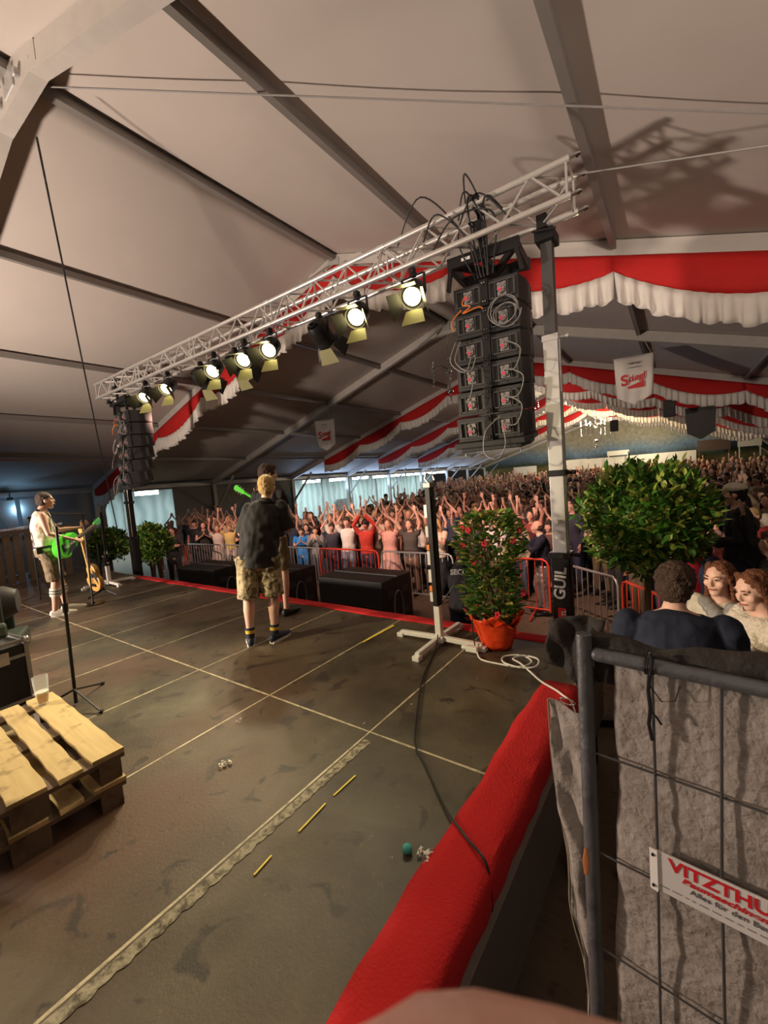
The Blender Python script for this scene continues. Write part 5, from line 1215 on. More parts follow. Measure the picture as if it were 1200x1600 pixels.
def hairmesh(style, P, R, H, f, k=1.0):
    b = MB(); x, ff, u = [R.col[i] for i in range(3)]
    if style in ('short', 'crop', 'curly'):
        g = {'short': .012, 'crop': .006, 'curly': .022}[style]
        b.ell(P(0, -.020, .040), ((.078+g)*k, (.094+g)*k, (.088+g)*k), R); b.ell(P(0, -.045, -.005), ((.070+g)*k, (.066+g)*k, (.075+g)*k), R)
        if style != 'crop': b.ell(P(0, .045, .092), ((.058+g)*k, .045*k, .030*k), R)
        if style == 'curly':
            random.seed(6)
            for i in range(70):
                d = nrm((random.gauss(0, 1), random.gauss(-.3, .9), abs(random.gauss(.2, .8)))); b.ell(P(d.x*.088, -.025+d.y*.10, .030+d.z*.098), (.020*k,)*3, R, n=8, k=5)
    else:
        b.ell(P(0, -.034, .046), (.088*k, .100*k, .094*k), R)
        L = .34 if style == 'long' else .16
        b.loft([(P(0, -.06, .06), .085*k, .060*k), (P(0, -.085, -.06), .092*k, .050*k), (P(0, -.09, -.06)-V3((0, 0, L*.5)), .095*k, .040*k), (P(0, -.07, -.06)-V3((0, 0, L)), .06*k, .025*k)], xax=x, n=14, rnd=True)
        for s_ in (-1, 1): b.loft([(P(s_*.045, .022, .108), .026*k, .026*k), (P(s_*.080, -.006, .03), .016*k, .034*k), (P(s_*.088, -.030, -.07), .018*k, .038*k), (P(s_*.092, -.030, -.07)-V3((0, 0, L*.55)), .022*k, .028*k)], xax=x, n=10, rnd=True)
    return b
def shirt_prims(b, pel, che, nk, arms, wsh=.19, k=1.0, belly=0, g=.014, sleeve=.55, hem=-.06, flare=0, hipw=.155, ak=1.0):
    pel, che, nk = V3(pel), V3(che), V3(nk); b.fine = True
    b.loft([(pel+V3((0, 0, hem)), (hipw+g+.012+flare)*k, (.118+g+.008+flare)*k), (pel.lerp(che, .1), (hipw+g+.006)*k, (.118+g+belly*.6)*k), (pel.lerp(che, .45), (.142+g+belly*.55)*k, (.104+g+belly)*k), (che, (.172+g)*k, (.120+g)*k), (che.lerp(nk, .62), wsh*.92+g, .092*k+g), (che.lerp(nk, .86), wsh*.55+g, .070*k+g), (nk-V3((0, 0, .012)), .074, .068)], n=24)
    for (sh, el, wr) in arms:
        sh, el, wr = V3(sh), V3(el), V3(wr)
        if sleeve <= 0: continue
        tk, tg = k, g; k, g = k*ak, g*ak
        if sleeve < 1: b.loft([(sh, .058*k+g, .058*k+g), (sh.lerp(el, sleeve*.5), .052*k+g, .052*k+g), (sh.lerp(el, sleeve), .048*k+g*1.3, .048*k+g*1.3)], n=14); b.ell(sh, (.062*k+g*.6,)*3)
        else: b.ell(sh, (.060*k+g*.6,)*3); b.loft([(sh, .056*k+g, .056*k+g), (sh.lerp(el, .6), .046*k+g, .046*k+g), (el, .040*k+g, .040*k+g), (el.lerp(wr, .5), .036*k+g*.8, .036*k+g*.8), (el.lerp(wr, .93), .028*k+g*.8, .028*k+g*.8)], n=14)
        k, g = tk, tg
def pants_prims(b, pel, legs_, k=1.0, g=.014, cut=1.0, hipw=.155, flare=.0):
    pel = V3(pel); b.fine = True
    b.loft([(pel-V3((0, 0, .10)), (hipw)*k+g, .112*k+g), (pel, hipw*k+g, .120*k+g), (pel+V3((0, 0, .07)), (hipw*.94)*k+g*.8, .112*k+g*.8)], n=22, rnd=False)
    for hip, kn, an in legs_:
        hip, kn, an = map(V3, (hip, kn, an))
        s_ = [(hip+V3((0, 0, .01)), .090*k+g, .095*k+g), (hip.lerp(kn, .45), .078*k+g, .080*k+g)]
        if cut <= 1: s_.append((hip.lerp(kn, cut), .066*k+g+flare, .070*k+g+flare))
        else: s_ += [(kn, .056*k+g, .058*k+g), (kn.lerp(an, .4), .056*k+g*.8, .058*k+g*.8), (kn.lerp(an, .95), .044*k+g*.8, .046*k+g*.8)]
        b.loft(s_, n=16)
def shoe(b, an, toe, k=1.0, g=0):
    an, toe = V3(an), V3(toe); d = nrm(V3((toe.x-an.x, toe.y-an.y, 0)))
    hl = V3((an.x, an.y, 0))-d*.035
    x = d.cross(V3((0, 0, 1))); z0 = toe.z
    base = an.z-.085
    b.loft([(hl+V3((0, 0, base+.05)), .036, .050), (hl+d*.06+V3((0, 0, base+.052)), .041, .052), (hl+d*.13+V3((0, 0, base+.045)), .044, .044), (hl+d*.20+V3((0, 0, base+.035)), .048, .034), (hl+d*.265+V3((0, 0, base+.028)), .040, .026)], xax=x, n=14, rnd=True)
def sole(b, an, toe):
    an, toe = V3(an), V3(toe); d = nrm(V3((toe.x-an.x, toe.y-an.y, 0))); hl = V3((an.x, an.y, an.z-.085))-d*.055; x = d.cross(V3((0, 0, 1)))
    P = []
    for q, w_ in ((0, .030), (.05, .040), (.12, .040), (.2, .050), (.27, .044), (.305, .022)): P.append(hl+d*q+x*w_)
    for q, w_ in ((.305, .022), (.27, .044), (.2, .050), (.12, .040), (.05, .040), (0, .030)): P.append(hl+d*q-x*w_)
    b.prism(P, (0, 0, .028))
class Pose: pass
# ---------------------------------------------------------------- crowd members (faces towards local +Y)
ARMS = {
 'clap':   lambda r: [((.19, 0, 1.42), (.27, .10, 1.62), (.05, .18, 1.88), (-.25, .05, 1), (-1, 0, 0)), ((-.19, 0, 1.42), (-.27, .10, 1.62), (-.05, .18, 1.88), (.25, .05, 1), (1, 0, 0))],
 'both_up': lambda r: [((.19, 0, 1.42), (.30, .06, 1.66), (.26, .10, 1.93), (-.05, .1, 1), (0, 1, 0)), ((-.19, 0, 1.42), (-.28, .05, 1.67), (-.22, .12, 1.93), (.1, .1, 1), (0, 1, 0))],
 'one_up': lambda r: [((.19, 0, 1.42), (.27, .10, 1.64), (.22, .17, 1.90), (0, .2, 1), (0, 1, 0)), ((-.19, 0, 1.42), (-.26, .0, 1.14), (-.20, .16, .95), (.1, .6, -1), (1, 0, 0))],
 'phone':  lambda r: [((.19, 0, 1.42), (.22, .14, 1.20), (.06, .34, 1.42), (-.15, .1, 1), (-.3, 1, 0)), ((-.19, 0, 1.42), (-.22, .14, 1.20), (-.06, .34, 1.40), (.15, .1, 1), (.3, 1, 0))],
 'chest_clap': lambda r: [((.19, 0, 1.42), (.26, .06, 1.16), (.03, .28, 1.32), (-.2, .3, 1), (-1, 0, 0)), ((-.19, 0, 1.42), (-.26, .06, 1.16), (-.03, .28, 1.32), (.2, .3, 1), (1, 0, 0))],
 'down':   lambda r: [((.19, 0, 1.42), (.25, -.02, 1.13), (.24, .06, .88), (0, .15, -1), (-1, 0, 0)), ((-.19, 0, 1.42), (-.25, -.02, 1.13), (-.24, .06, .88), (0, .15, -1), (1, 0, 0))],
 'folded': lambda r: [((.19, 0, 1.42), (.26, .08, 1.17), (-.02, .22, 1.20), (-1, .1, 0), (0, -1, .2)), ((-.19, 0, 1.42), (-.26, .08, 1.17), (.02, .20, 1.15), (1, .1, 0), (0, -1, .2))],
}
def crowd_person(pose, hair, lower, sleeve, voxel=.0145, hips=.155, wsh=.19):
    pel, che, nk, H = V3((0, 0, .96)), V3((0, .0, 1.27)), V3((0, .0, 1.47)), V3((0, .02, 1.615))
    arms = ARMS[pose](0); legs_ = [((.09, 0, .90), (.10, .02, .50), (.11, -.02, .085)), ((-.09, 0, .90), (-.10, .02, .50), (-.11, -.02, .085))]
    b = MB(); torso(b, pel, che, nk, wsh=wsh, hipw=hips); neck(b, nk, H); f = V3((0, 1, .04)); P, R = head_prims(b, H, f)
    for i, (s_, e, w_, d, n_) in enumerate(arms): arm(b, s_, e, w_, V3(d), V3(n_), 1 if i == 0 else -1, .95, .2, 1.0, .3, .0095)
    for hp, kn, an in legs_: leg(b, hp, kn, an, V3(an)+V3((0, .14, -.06)))
    body = fuse(b, 'body', 'skin', voxel, 1)
    out = {'body': body}
    b = hairmesh(hair, P, R, H, f); out['hair'] = fuse(b, 'hair', 'hair_any', voxel, 2, .006, .03)
    b = MB(); shirt_prims(b, pel, che, nk, [a[:3] for a in arms], sleeve=sleeve, wsh=wsh, hipw=hips); out['shirt'] = fuse(b, 'shirt', 'cloth', voxel, 2, .004, .05)
    b = MB()
    if lower == 'skirt': b.loft([((0, 0, .50), .30, .28), ((0, 0, .75), .24, .22), ((0, 0, .98), .165, .14), ((0, 0, 1.04), .15, .125)], n=24)
    else: pants_prims(b, pel, legs_, cut=2 if lower == 'trousers' else .85)
    out['trousers' if lower != 'skirt' else 'skirt'] = fuse(b, lower, 'cloth', voxel, 2)
    b = MB()
    for hp, kn, an in legs_: shoe(b, an, V3(an)+V3((0, .14, -.06)))
    out['shoes'] = b.mesh('shoes', 'black_plastic', True)
    return out
SK = [(0.62, .36, .26), (.70, .43, .33)]
SPEC = [('clap', 'short', 'trousers', .55), ('clap', 'long', 'skirt', .35), ('both_up', 'short', 'trousers', .55), ('both_up', 'long', 'trousers', .4), ('one_up', 'short', 'trousers', 1), ('one_up', 'long', 'skirt', .4), ('phone', 'short', 'trousers', 1), ('phone', 'long', 'trousers', .5), ('chest_clap', 'long', 'skirt', .4), ('down', 'short', 'trousers', .55), ('folded', 'crop', 'trousers', 1), ('chest_clap', 'short', 'trousers', .55), ('clap', 'curly', 'trousers', 1), ('down', 'long', 'trousers', 1)]
VAR = [crowd_person(*s_, hips=.155 if s_[1] in ('short', 'crop', 'curly') else .165, wsh=.195 if s_[1] in ('short', 'crop', 'curly') else .172) for s_ in SPEC]
POSEWORD = {'clap': 'clapping overhead', 'both_up': 'with both arms up', 'one_up': 'with one arm up', 'phone': 'with hands at the chin', 'chest_clap': 'clapping at chest height', 'down': 'with lowered arms', 'folded': 'with folded arms'}
SHIRTS = [(.60, .56, .50), (.60, .56, .50), (.02, .02, .022), (.02, .02, .022), (.03, .035, .06), (.03, .035, .06), (.45, .05, .05), (.30, .07, .06), (.55, .40, .36), (.16, .15, .15), (.05, .07, .12), (.50, .44, .32), (.10, .05, .04)]
PANTS = [(.03, .04, .08), (.02, .02, .02), (.12, .09, .05), (.10, .13, .20), (.05, .04, .03)]
HAIRS = [(.05, .03, .018), (.02, .014, .010), (.10, .055, .028), (.40, .27, .12), (.03, .02, .014), (.16, .09, .045)]
def place(vi, loc, rz, label, group=None, sc_=1.0, shirt=None, pants=None, hair=None, rnd=random):
    v = VAR[vi]; o = link('person', v['body'], loc=loc, rz=rz, label=label, cat='person', group=group); o.scale = (sc_,)*3
    for k_, me in v.items():
        if k_ == 'body': continue
        c = link(k_, me, o)
        if k_ == 'shirt': c.color = (*(shirt or rnd.choice(SHIRTS)), 1)
        elif k_ == 'hair': c.color = (*(hair or rnd.choice(HAIRS)), 1)
        elif k_ in ('trousers', 'skirt'): c.color = (*(pants or rnd.choice(PANTS)), 1)
    return o
FOC = V3((-4.6, 2.6, 0))
def face_rz(p, jit=0): d = FOC-V3((p[0], p[1], 0)); return math.atan2(d.y, d.x)-PI/2+jit
# named people of the front row, from left to right
def barr_y(x):
    for p, q in zip(BP[:-1], BP[1:]):
        if p[0] <= x <= q[0]: return p[1]+(q[1]-p[1])*(x-p[0])/(q[0]-p[0])
    return 7.2
FRONT = [
 (-13.2, 8, 'dark-haired woman in a black top clapping at chest height behind the left grey barrier', (.02, .02, .02), (.02, .02, .02), (.02, .012, .01), 1.0),
 (-12.5, 5, 'woman with one arm raised in a white blouse, second in the left front row', (.62, .58, .52), (.4, .36, .3), (.3, .2, .1), .93),
 (-11.9, 0, 'person in a yellow and white shirt clapping overhead behind the left barrier', (.66, .56, .20), (.6, .58, .52), (.4, .27, .1), .95),
 (-11.2, 11, 'man in a dark shirt clapping at the barrier left of the man in shorts', (.03, .03, .04), (.03, .03, .05), (.04, .02, .015), .98),
 (-10.5, 2, 'person in red raising both arms just left of the man in shorts', (.45, .06, .05), (.05, .05, .08), (.05, .03, .02), 1.0),
 (-8.75, 11, 'small person in a bright blue rain jacket at the barrier', (.02, .22, .62), (.02, .22, .62), (.05, .03, .02), .88),
 (-8.2, 6, 'person in a grey jacket leaning at the barrier right of the blue jacket', (.20, .20, .20), (.1, .1, .12), (.04, .02, .01), .9),
 (-7.6, 0, 'person in dark clothes clapping overhead above the red barrier', (.04, .04, .06), (.03, .04, .08), (.05, .03, .02), .95),
 (-7.05, 2, 'man in a white shirt and jeans with both arms stretched up', (.66, .62, .56), (.20, .26, .34), (.05, .03, .02), 1.04),
 (-6.45, 12, 'curly dark-haired person with red sleeves clapping overhead', (.55, .05, .03), (.04, .05, .10), (.03, .02, .015), 1.0),
 (-5.75, 1, 'woman in a pale pink dress clapping overhead at the grey barrier', (.66, .36, .30), (.66, .40, .34), (.35, .18, .10), 1.0),
 (-5.15, 3, 'woman in a dark dirndl vest with both arms up beside the pink dress', (.07, .06, .05), (.2, .12, .08), (.05, .03, .02), 1.0),
 (-4.45, 7, 'woman with long blond hair in a cream top looking at her phone', (.66, .56, .42), (.02, .02, .02), (.62, .42, .16), 1.0),
 (-3.6, 9, 'man in black standing with arms down right behind the white-footed stand', (.02, .02, .02), (.02, .02, .02), (.03, .02, .01), 1.04),
 (-3.05, 0, 'man in a white shirt and red neckerchief clapping overhead left of the flowers', (.66, .60, .56), (.28, .2, .12), (.03, .02, .01), 1.03),
]
for (x, vi, lab, sh, pa, ha, s_) in FRONT:
    y = barr_y(x)+.42; place(vi, (x, y, GZ), face_rz((x, y)), lab, None, s_, sh, pa, ha)
# the packed rows behind them
rc = random.Random(12); spots = []
y = 8.55; row = 0
while y < 34:
    dx = .50+.012*(y-8); x = -17.0+(.25 if row % 2 else 0)
    while x < 7.0:
        px = x+rc.uniform(-.13, .13); py = y+rc.uniform(-.16, .16)
        d_ = V3((px, py, .4))
        left_gap = px < -9.2 and py > 9.9+(px+9.2)*(-.10)
        if px < -9.2 and py > 10.2: ok = py > 10.2+(-px-9.2)*3.2
        else: ok = True
        if px > -1.3 and py < 6.5+(1.3+px)*0: ok = False
        if px < -12.6 and py < 8.2: ok = False
        if ok and in_view((px, py, .5), 40): spots.append((px, py))
        x += dx
    y += .58+.012*(y-8); row += 1
# right-hand flank behind the turning barrier
y = 7.9
while y > 2.4:
    x = (.45 if y < 5 else .45-(y-5)*.66)
    while x < 4.5:
        px = x+.42+rc.uniform(-.1, .1); py = y+rc.uniform(-.12, .12)
        if in_view((px, py, .5), 60) and not (py < 4.4 and px < 1.5): spots.append((px, py))
        x += .62
    y -= .62
keep = []
busy = [(.45, 5.85), (-2.14, 7.72), (1.05, 5.0), (1.6, 4.8), (.05, 5.95), (-.37, 5.08)]+[(x, barr_y(x)+.42) for x, *_r in FRONT]
for p in spots:
    if all((p[0]-q[0])**2+(p[1]-q[1])**2 > .42**2 for q in busy[-400:]): keep.append(p); busy.append(p)
spots = keep
spots.sort(key=lambda p: (V3((p[0], p[1], 0))-V3((0, 0, 0))).length)
W_ = {'centre': [0, 0, 1, 2, 3, 4, 5, 12, 7, 11, 9, 9, 13, 8], 'dark': [9, 13, 10, 9, 13, 11, 4, 6, 9]}
near = spots[:300]; far = spots[300:]
ZONES = [('crowd left of the stage front', lambda p: p[0] < -9.2), ('crowd facing the middle of the stage', lambda p: p[0] < -2.0 and p[1] < 12.5), ('crowd deeper in the middle of the tent', lambda p: p[0] < -2.0), ('crowd in the dark right flank', lambda p: True)]
PLACEW = {0: 'in the crowd at the far left', 1: 'in the crowd facing mid stage', 2: 'deep in the middle crowd', 3: 'in the dim right-hand crowd'}
for p in near:
    z_ = [i for i, (n_, fn) in enumerate(ZONES) if fn(p)][0]
    vi = rc.choice(W_['dark'] if (z_ == 3 or p[1] > 13.5) else W_['centre']); s_ = rc.uniform(.90, 1.07)
    lift_ = 0 if p[1] < 11 else min(.35, (p[1]-11)*.05)
    if z_ == 3: lift_ = .15+.1*rc.random()
    hs = SPEC[vi][1]
    lab = '%s-haired person %s %s' % ('long' if hs == 'long' else 'short', POSEWORD[SPEC[vi][0]], PLACEW[z_])
    place(vi, (p[0], p[1], GZ+lift_), face_rz(p, rc.uniform(-.3, .3)), lab, lab, s_, rnd=rc)
# the rest of the crowd, uncounted: one object
def lowpoly(pose, long_, seed):
    b = MB(); b.cur = 1
    b.loft([((0, 0, .0), .10, .09), ((0, 0, .9), .16, .12), ((0, 0, 1.1), .14, .11), ((0, 0, 1.35), .20, .12), ((0, 0, 1.46), .10, .08)], n=8)
    b.cur = 0; b.ell((0, .02, 1.62), (.075, .09, .115), n=8, k=6); b.cyl((0, 0, 1.42), (0, 0, 1.55), .055, n=6)
    b.cur = 2; b.ell((0, -.02, 1.665), (.085, .095, .095), n=8, k=5)
    if long_: b.ell((0, -.07, 1.52), (.09, .05, .17), n=8, k=5)
    for (s_, e, w_, d, n_) in ARMS[pose](0):
        b.cur = 0; s_, e, w_ = V3(s_), V3(e), V3(w_); b.loft([(s_, .05, .05), (e, .037, .037), (w_, .025, .025), (w_+nrm(d)*.10, .035, .018), (w_+nrm(d)*.18, .02, .012)], n=5)
    return b
LP = [lowpoly(p_, l_, 0) for p_, l_ in (('down', 0), ('down', 1), ('one_up', 0), ('clap', 0), ('both_up', 1), ('phone', 1), ('down', 0))]
NS = 7; big = MB(); cols = ['skin']+['crowd_cloth_%d' % i for i in range(NS)]+['hair_dark', 'hair_brown', 'hair_blond']
for i, c_ in enumerate(((.55, .50, .46), (.02, .02, .02), (.03, .035, .06), (.35, .06, .05), (.14, .13, .13), (.06, .05, .04), (.40, .30, .26))): D('crowd_cloth_%d' % i, c_, .85)
for p in far:
    L = rc.choice(LP if p[1] < 16 else LP[:2]+LP[:2]+LP[:3]); s_ = rc.uniform(.9, 1.06); a = face_rz(p, rc.uniform(-.3, .3)); M = Matrix.Translation((p[0], p[1], GZ+min(.5, max(.0, (p[1]-11)*.035))+rc.choice((0, 0, 0, .12)))) @ Matrix.Rotation(a, 4, 'Z') @ Matrix.Scale(s_, 4)
    cs = 1+rc.randrange(NS); ch = NS+1+rc.choice((0, 0, 1, 1, 2)); o_ = len(big.v); big.v += [tuple(M @ V3(v)) for v in L.v]; big.f += [tuple(i+o_ for i in f_) for f_ in L.f]; big.mi += [(0, cs, ch)[k_] for k_ in L.mi]
part('distant_crowd', big, cols, smooth=True, label='dense mass of people filling the rear of the tent', cat='crowd', kind='stuff')
print('crowd', len(near), len(far))
# ================================================================ THE NAMED PEOPLE, BUILT IN DETAIL (front is local +Y)
def hero(label, loc, rz, pel, che, nk, H, face, arms, legs_, hairstyle='short', hairmat='hair_brown', shirt=None, lower=None, shoes='black_plastic', skin='skin', wsh=.19, k=1.0, belly=0, hipw=.155, vox=.0085, features=False, sc_=1.0, hk=1.0, hand_s=1.0, curl=.5):
    t = b = MB(); torso(b, pel, che, nk, wsh=wsh, k=k, belly=belly, hipw=hipw); H = V3(H); neck(b, V3(nk), H); P, R = head_prims(b, H, V3(face), k=hk)
    for i, a in enumerate(arms): arm(b, a[0], a[1], a[2], V3(a[3]), V3(a[4]), 1 if i == 0 else -1, k*.98, a[5] if len(a) > 5 else curl, hand_s, .22, .0082)
    for hp, kn, an, toe in legs_: leg(b, hp, kn, an, toe, k)
    me = fuse(b, 'person', skin, vox, 2)
    o = link('person', me, loc=loc, rz=rz, label=label, cat='person'); o.scale = (sc_,)*3
    if hairstyle:
        hb = hairmesh(hairstyle, P, R, H, V3(face), hk); link('hair', fuse(hb, 'hair', hairmat, vox, 1, .007, .018), o)
    if features: face_parts(o, P, R, hk, brow=hairmat)
    if shirt:
        b = MB(); shirt_prims(b, pel, che, nk, [a[:3] for a in arms], wsh=wsh, k=k, belly=belly, g=shirt.get('g', .016), sleeve=shirt.get('sleeve', .55), hem=shirt.get('hem', -.06), flare=shirt.get('flare', 0), hipw=hipw, ak=shirt.get('ak', 1))
        link('shirt', fuse(b, 'shirt', shirt['mat'], vox, 2, shirt.get('disp', .012), .07), o)
    if lower:
        b = MB(); pants_prims(b, pel, [l[:3] for l in legs_], k=k, g=lower.get('g', .02), cut=lower.get('cut', 2), hipw=hipw, flare=lower.get('flare', 0))
        link(lower.get('name', 'shorts'), fuse(b, 'shorts', lower['mat'], vox, 2, .010, .06), o)
    for l in legs_:
        an, toe = V3(l[2]), V3(l[3]); b = MB(); shoe(b, an, toe); s_ = link('shoe', fuse(b, 'shoe', shoes, vox*.8, 1), o)
        if shoes in ('sneaker_white', 'sneaker_navy'): b = MB(); sole(b, an, toe); part('sole', b, 'sneaker_white', s_)
    return o, P, R
def sock(o, kn, an, q0, q1, matk, r=.052, name='sock'):
    kn, an = V3(kn), V3(an); b = MB()
    def rad(q): return (.050+.012*math.sin(PI*min(1, q*1.6)) if q < .45 else .056-.022*(q-.45)/.55)
    b.loft([(kn.lerp(an, q0+(q1-q0)*i/4), rad(q0+(q1-q0)*i/4)+.008, rad(q0+(q1-q0)*i/4)+.011) for i in range(5)], n=18); return part(name, b, matk, o, smooth=True)
# --- man in black polo shirt and camouflage shorts, back towards the camera
L = .10
legsA = [((.11+L*.2, 0, .93), (.12+.02, .03, .50), (.115, -.02, .085), (.20, .10, .03)), ((-.10+L*.2, 0, .93), (-.12, .03, .50), (-.135, -.03, .085), (-.16, .12, .03))]
man, P, R = hero('man in black polo shirt and camouflage shorts standing with his back to the camera', (-3.60, 2.66, 0), .80,
    (.03, 0, .98), (.10, .0, 1.30), (.165, .02, 1.52), (.185, .05, 1.665), (.25, 1, -.08),
    [((.31, 0, 1.455), (.37, .04, 1.19), (.24, .27, 1.30), (-.4, .6, .5), (-1, 0, .3)), ((-.01, 0, 1.455), (-.13, .04, 1.20), (-.06, .28, 1.36), (.3, .6, .6), (1, 0, .3))],
    legsA, 'short', 'hair_blond', dict(mat='polo_black', g=.026, sleeve=.95, hem=-.14, flare=.002, disp=.014, ak=.86), dict(mat='camo_print', g=.034, cut=.97, flare=.012), 'sneaker_navy', 'skin_pale', wsh=.20, k=1.08, belly=.035, hipw=.16, sc_=.965, features=True)
for l in legsA:
    sock(man, l[1], l[2], .74, .80, 'sock_dark'); sock(man, l[1], l[2], .80, .88, 'sock_yellow'); sock(man, l[1], l[2], .88, 1.0, 'sock_dark')
b = MB(); b.loft([((.160, .008, 1.500), .085, .078), ((.168, .018, 1.545), .072, .070)], n=18, cap=False); c_ = part('collar', b, 'polo_black', man, smooth=True); c_.modifiers.new('t', 'SOLIDIFY').thickness = .008
b = MB(); b.box((.10, .42, 1.47), (.15, .012, .08)); part('phone', b, 'phone', label='phone held up before the chest of the man in the black polo', cat='phone').parent = None
bpy.data.objects['phone'].matrix_world = man.matrix_basis.copy() @ Matrix.Identity(4)
# --- guitarist half hidden behind him
g1, P, R = hero('guitarist with short brown hair standing half hidden behind the man in the polo', (-4.17, 3.36, 0), .35,
    (0, 0, 1.00), (0, 0, 1.34), (0, .0, 1.56), (.01, .03, 1.705), (.75, .75, -.15),
    [((.16, 0, 1.46), (.20, .10, 1.20), (.08, .26, 1.16), (-.8, .4, 0), (0, -1, 0)), ((-.16, 0, 1.46), (-.27, .10, 1.25), (-.32, .30, 1.46), (-.2, .4, .6), (.6, -.4, .2))],
    [((.09, 0, .95), (.10, .02, .52), (.10, -.02, .085), (.12, .12, .03)), ((-.09, 0, .95), (-.09, .02, .52), (-.09, -.02, .085), (-.11, .12, .03))],
    'short', 'hair_brown', dict(mat='polo_black', g=.012, sleeve=.5), dict(mat='leather_shorts', g=.012, cut=.9), 'black_plastic', wsh=.155, k=.92, sc_=1.035)
gm = Matrix.Translation(V3((-4.16, 3.32, 0))) @ Matrix.Rotation(.35, 4, 'Z') @ Matrix.Translation((-.02, .26, 1.26)) @ Matrix.Rotation(math.radians(180), 4, 'Z') @ Matrix.Rotation(math.radians(-33), 4, 'Y')
gg = guitar(None, gm @ Matrix.Scale(.82, 4), 'green_gloss', 'green_gloss', 'electric_guitar'); setp(gg, 'bright green guitar whose headstock shows above the left shoulder of the man in the polo', 'guitar')
# --- singer at the left
legsS = [((.09, 0, .93), (.10, .03, .50), (.10, -.02, .085), (.12, .14, .03)), ((-.10, .0, .93), (-.11, .08, .51), (-.12, .12, .085), (-.14, .28, .03))]
singer, P, R = hero('singer in white sleeveless shirt and leather shorts playing a green guitar at the left', (-7.50, 2.02, 0), -.24,
    (0, -.02, .98), (0, -.04, 1.31), (0, -.01, 1.54), (0, .05, 1.67), (-.05, 1, .02),
    [((.19, -.02, 1.46), (.27, .02, 1.20), (.20, .30, 1.08), (-.5, .8, -.3), (-.5, -.5, -.5), .7), ((-.19, -.02, 1.46), (-.27, .16, 1.22), (-.30, .44, 1.22), (0, .6, .5), (.8, 0, .3), 1.0)],
    legsS, 'crop', 'hair_brown', dict(mat='tank_white', g=.012, sleeve=0, hem=-.02), dict(mat='leather_shorts', g=.022, cut=.96, flare=.006), 'sneaker_white', 'skin', wsh=.20, k=1.02, features=True, belly=.01)
for l in legsS:
    sock(singer, l[1], l[2], .22, .29, 'sock_white'); sock(singer, l[1], l[2], .29, .32, 'sock_dark'); sock(singer, l[1], l[2], .32, .38, 'sock_white'); sock(singer, l[1], l[2], .38, .41, 'sock_dark'); sock(singer, l[1], l[2], .41, .50, 'sock_white')
for s_ in (-1, 1):
    b = MB(); b.loft([((s_*.10, .125, 1.02), .018, .004), ((s_*.105, .118, 1.30), .018, .004), ((s_*.095, .05, 1.515), .018, .006), ((s_*.09, -.09, 1.48), .018, .006), ((s_*.06, -.160, 1.28), .018, .004), ((s_*.05, -.150, 1.03), .018, .004)], n=8, xax=(1, 0, 0)); part('brace', b, 'leather_shorts', singer, smooth=True)
b = MB(); b.loft([((0, -.02, 1.005), .185, .150), ((0, -.02, 1.035), .183, .148)], n=24); part('belt', b, 'strap_black', singer, smooth=True)
b = MB(); b.box((.17, -.10, .98), (.03, .06, .09)); b.tube([(.19, -.06, .95), (.21, .0, .84), (.20, .06, .90)], .006, 5); part('radio_pack', b, 'strap_black', singer)
b = MB(); b.loft([((.10, .20, 1.02), .022, .003), ((.16, .10, 1.25), .022, .003), ((.06, -.05, 1.555), .022, .005), ((-.10, -.155, 1.38), .022, .003), ((-.19, -.06, 1.15), .022, .003), ((-.16, .18, 1.10), .022, .003)], n=8); part('guitar_strap', b, 'strap_black', singer, smooth=True)
gm = Matrix.Translation((-7.50, 2.02, 0)) @ Matrix.Rotation(-.24, 4, 'Z') @ Matrix.Translation((.14, .22, 1.02)) @ Matrix.Rotation(math.radians(148), 4, 'Z') @ Matrix.Rotation(math.radians(-16), 4, 'Y')
gg = guitar(None, gm @ Matrix.Scale(1.12, 4), 'green_gloss', 'board_brown', 'electric_guitar'); setp(gg, 'bright green guitar with dark scratch plate held by the singer', 'guitar')
# --- big man in navy shirt just outside the fence, seen from behind
def plat(c, size, label):
    b = MB(); z = c[2]; b.box((c[0], c[1], z-.03), (size[0], size[1], .06))
    for i in (-1, 1):
        for j in (-1, 1): b.box((c[0]+i*(size[0]/2-.05), c[1]+j*(size[1]/2-.05), (GZ+z-.06)/2), (.06, .06, z-.06-GZ))
    part('wooden_platform', b, 'floor_wood', label=label, cat='platform')
plat((-.03, 2.88, -.70), (.62, .5), 'small wooden step platform under the man in the navy shirt')
nav, P, R = hero('broad man with curly brown hair in a navy shirt seen from behind over the fence', (-.07, 2.78, -.70), .10,
    (0, 0, .96), (0, .0, 1.27), (0, .03, 1.44), (.015, .09, 1.555), (.35, 1, -.2),
    [((.225, 0, 1.345), (.285, .02, 1.06), (.18, .26, 1.04), (-.6, .7, 0), (0, -.3, -1)), ((-.225, 0, 1.345), (-.30, .02, 1.06), (-.18, .26, 1.04), (.6, .7, 0), (0, -.3, -1))],
    [((.10, 0, .91), (.11, .03, .50), (.11, -.02, .085), (.13, .12, .03)), ((-.10, 0, .91), (-.11, .03, .50), (-.11, -.02, .085), (-.13, .12, .03))],
    'curly', 'hair_brown', dict(mat='navy', g=.020, sleeve=.62, disp=.012), dict(mat='sock_dark', g=.02, cut=2, name='trousers'), wsh=.225, k=1.15, belly=.05, vox=.007, features=True, skin='skin_pale')
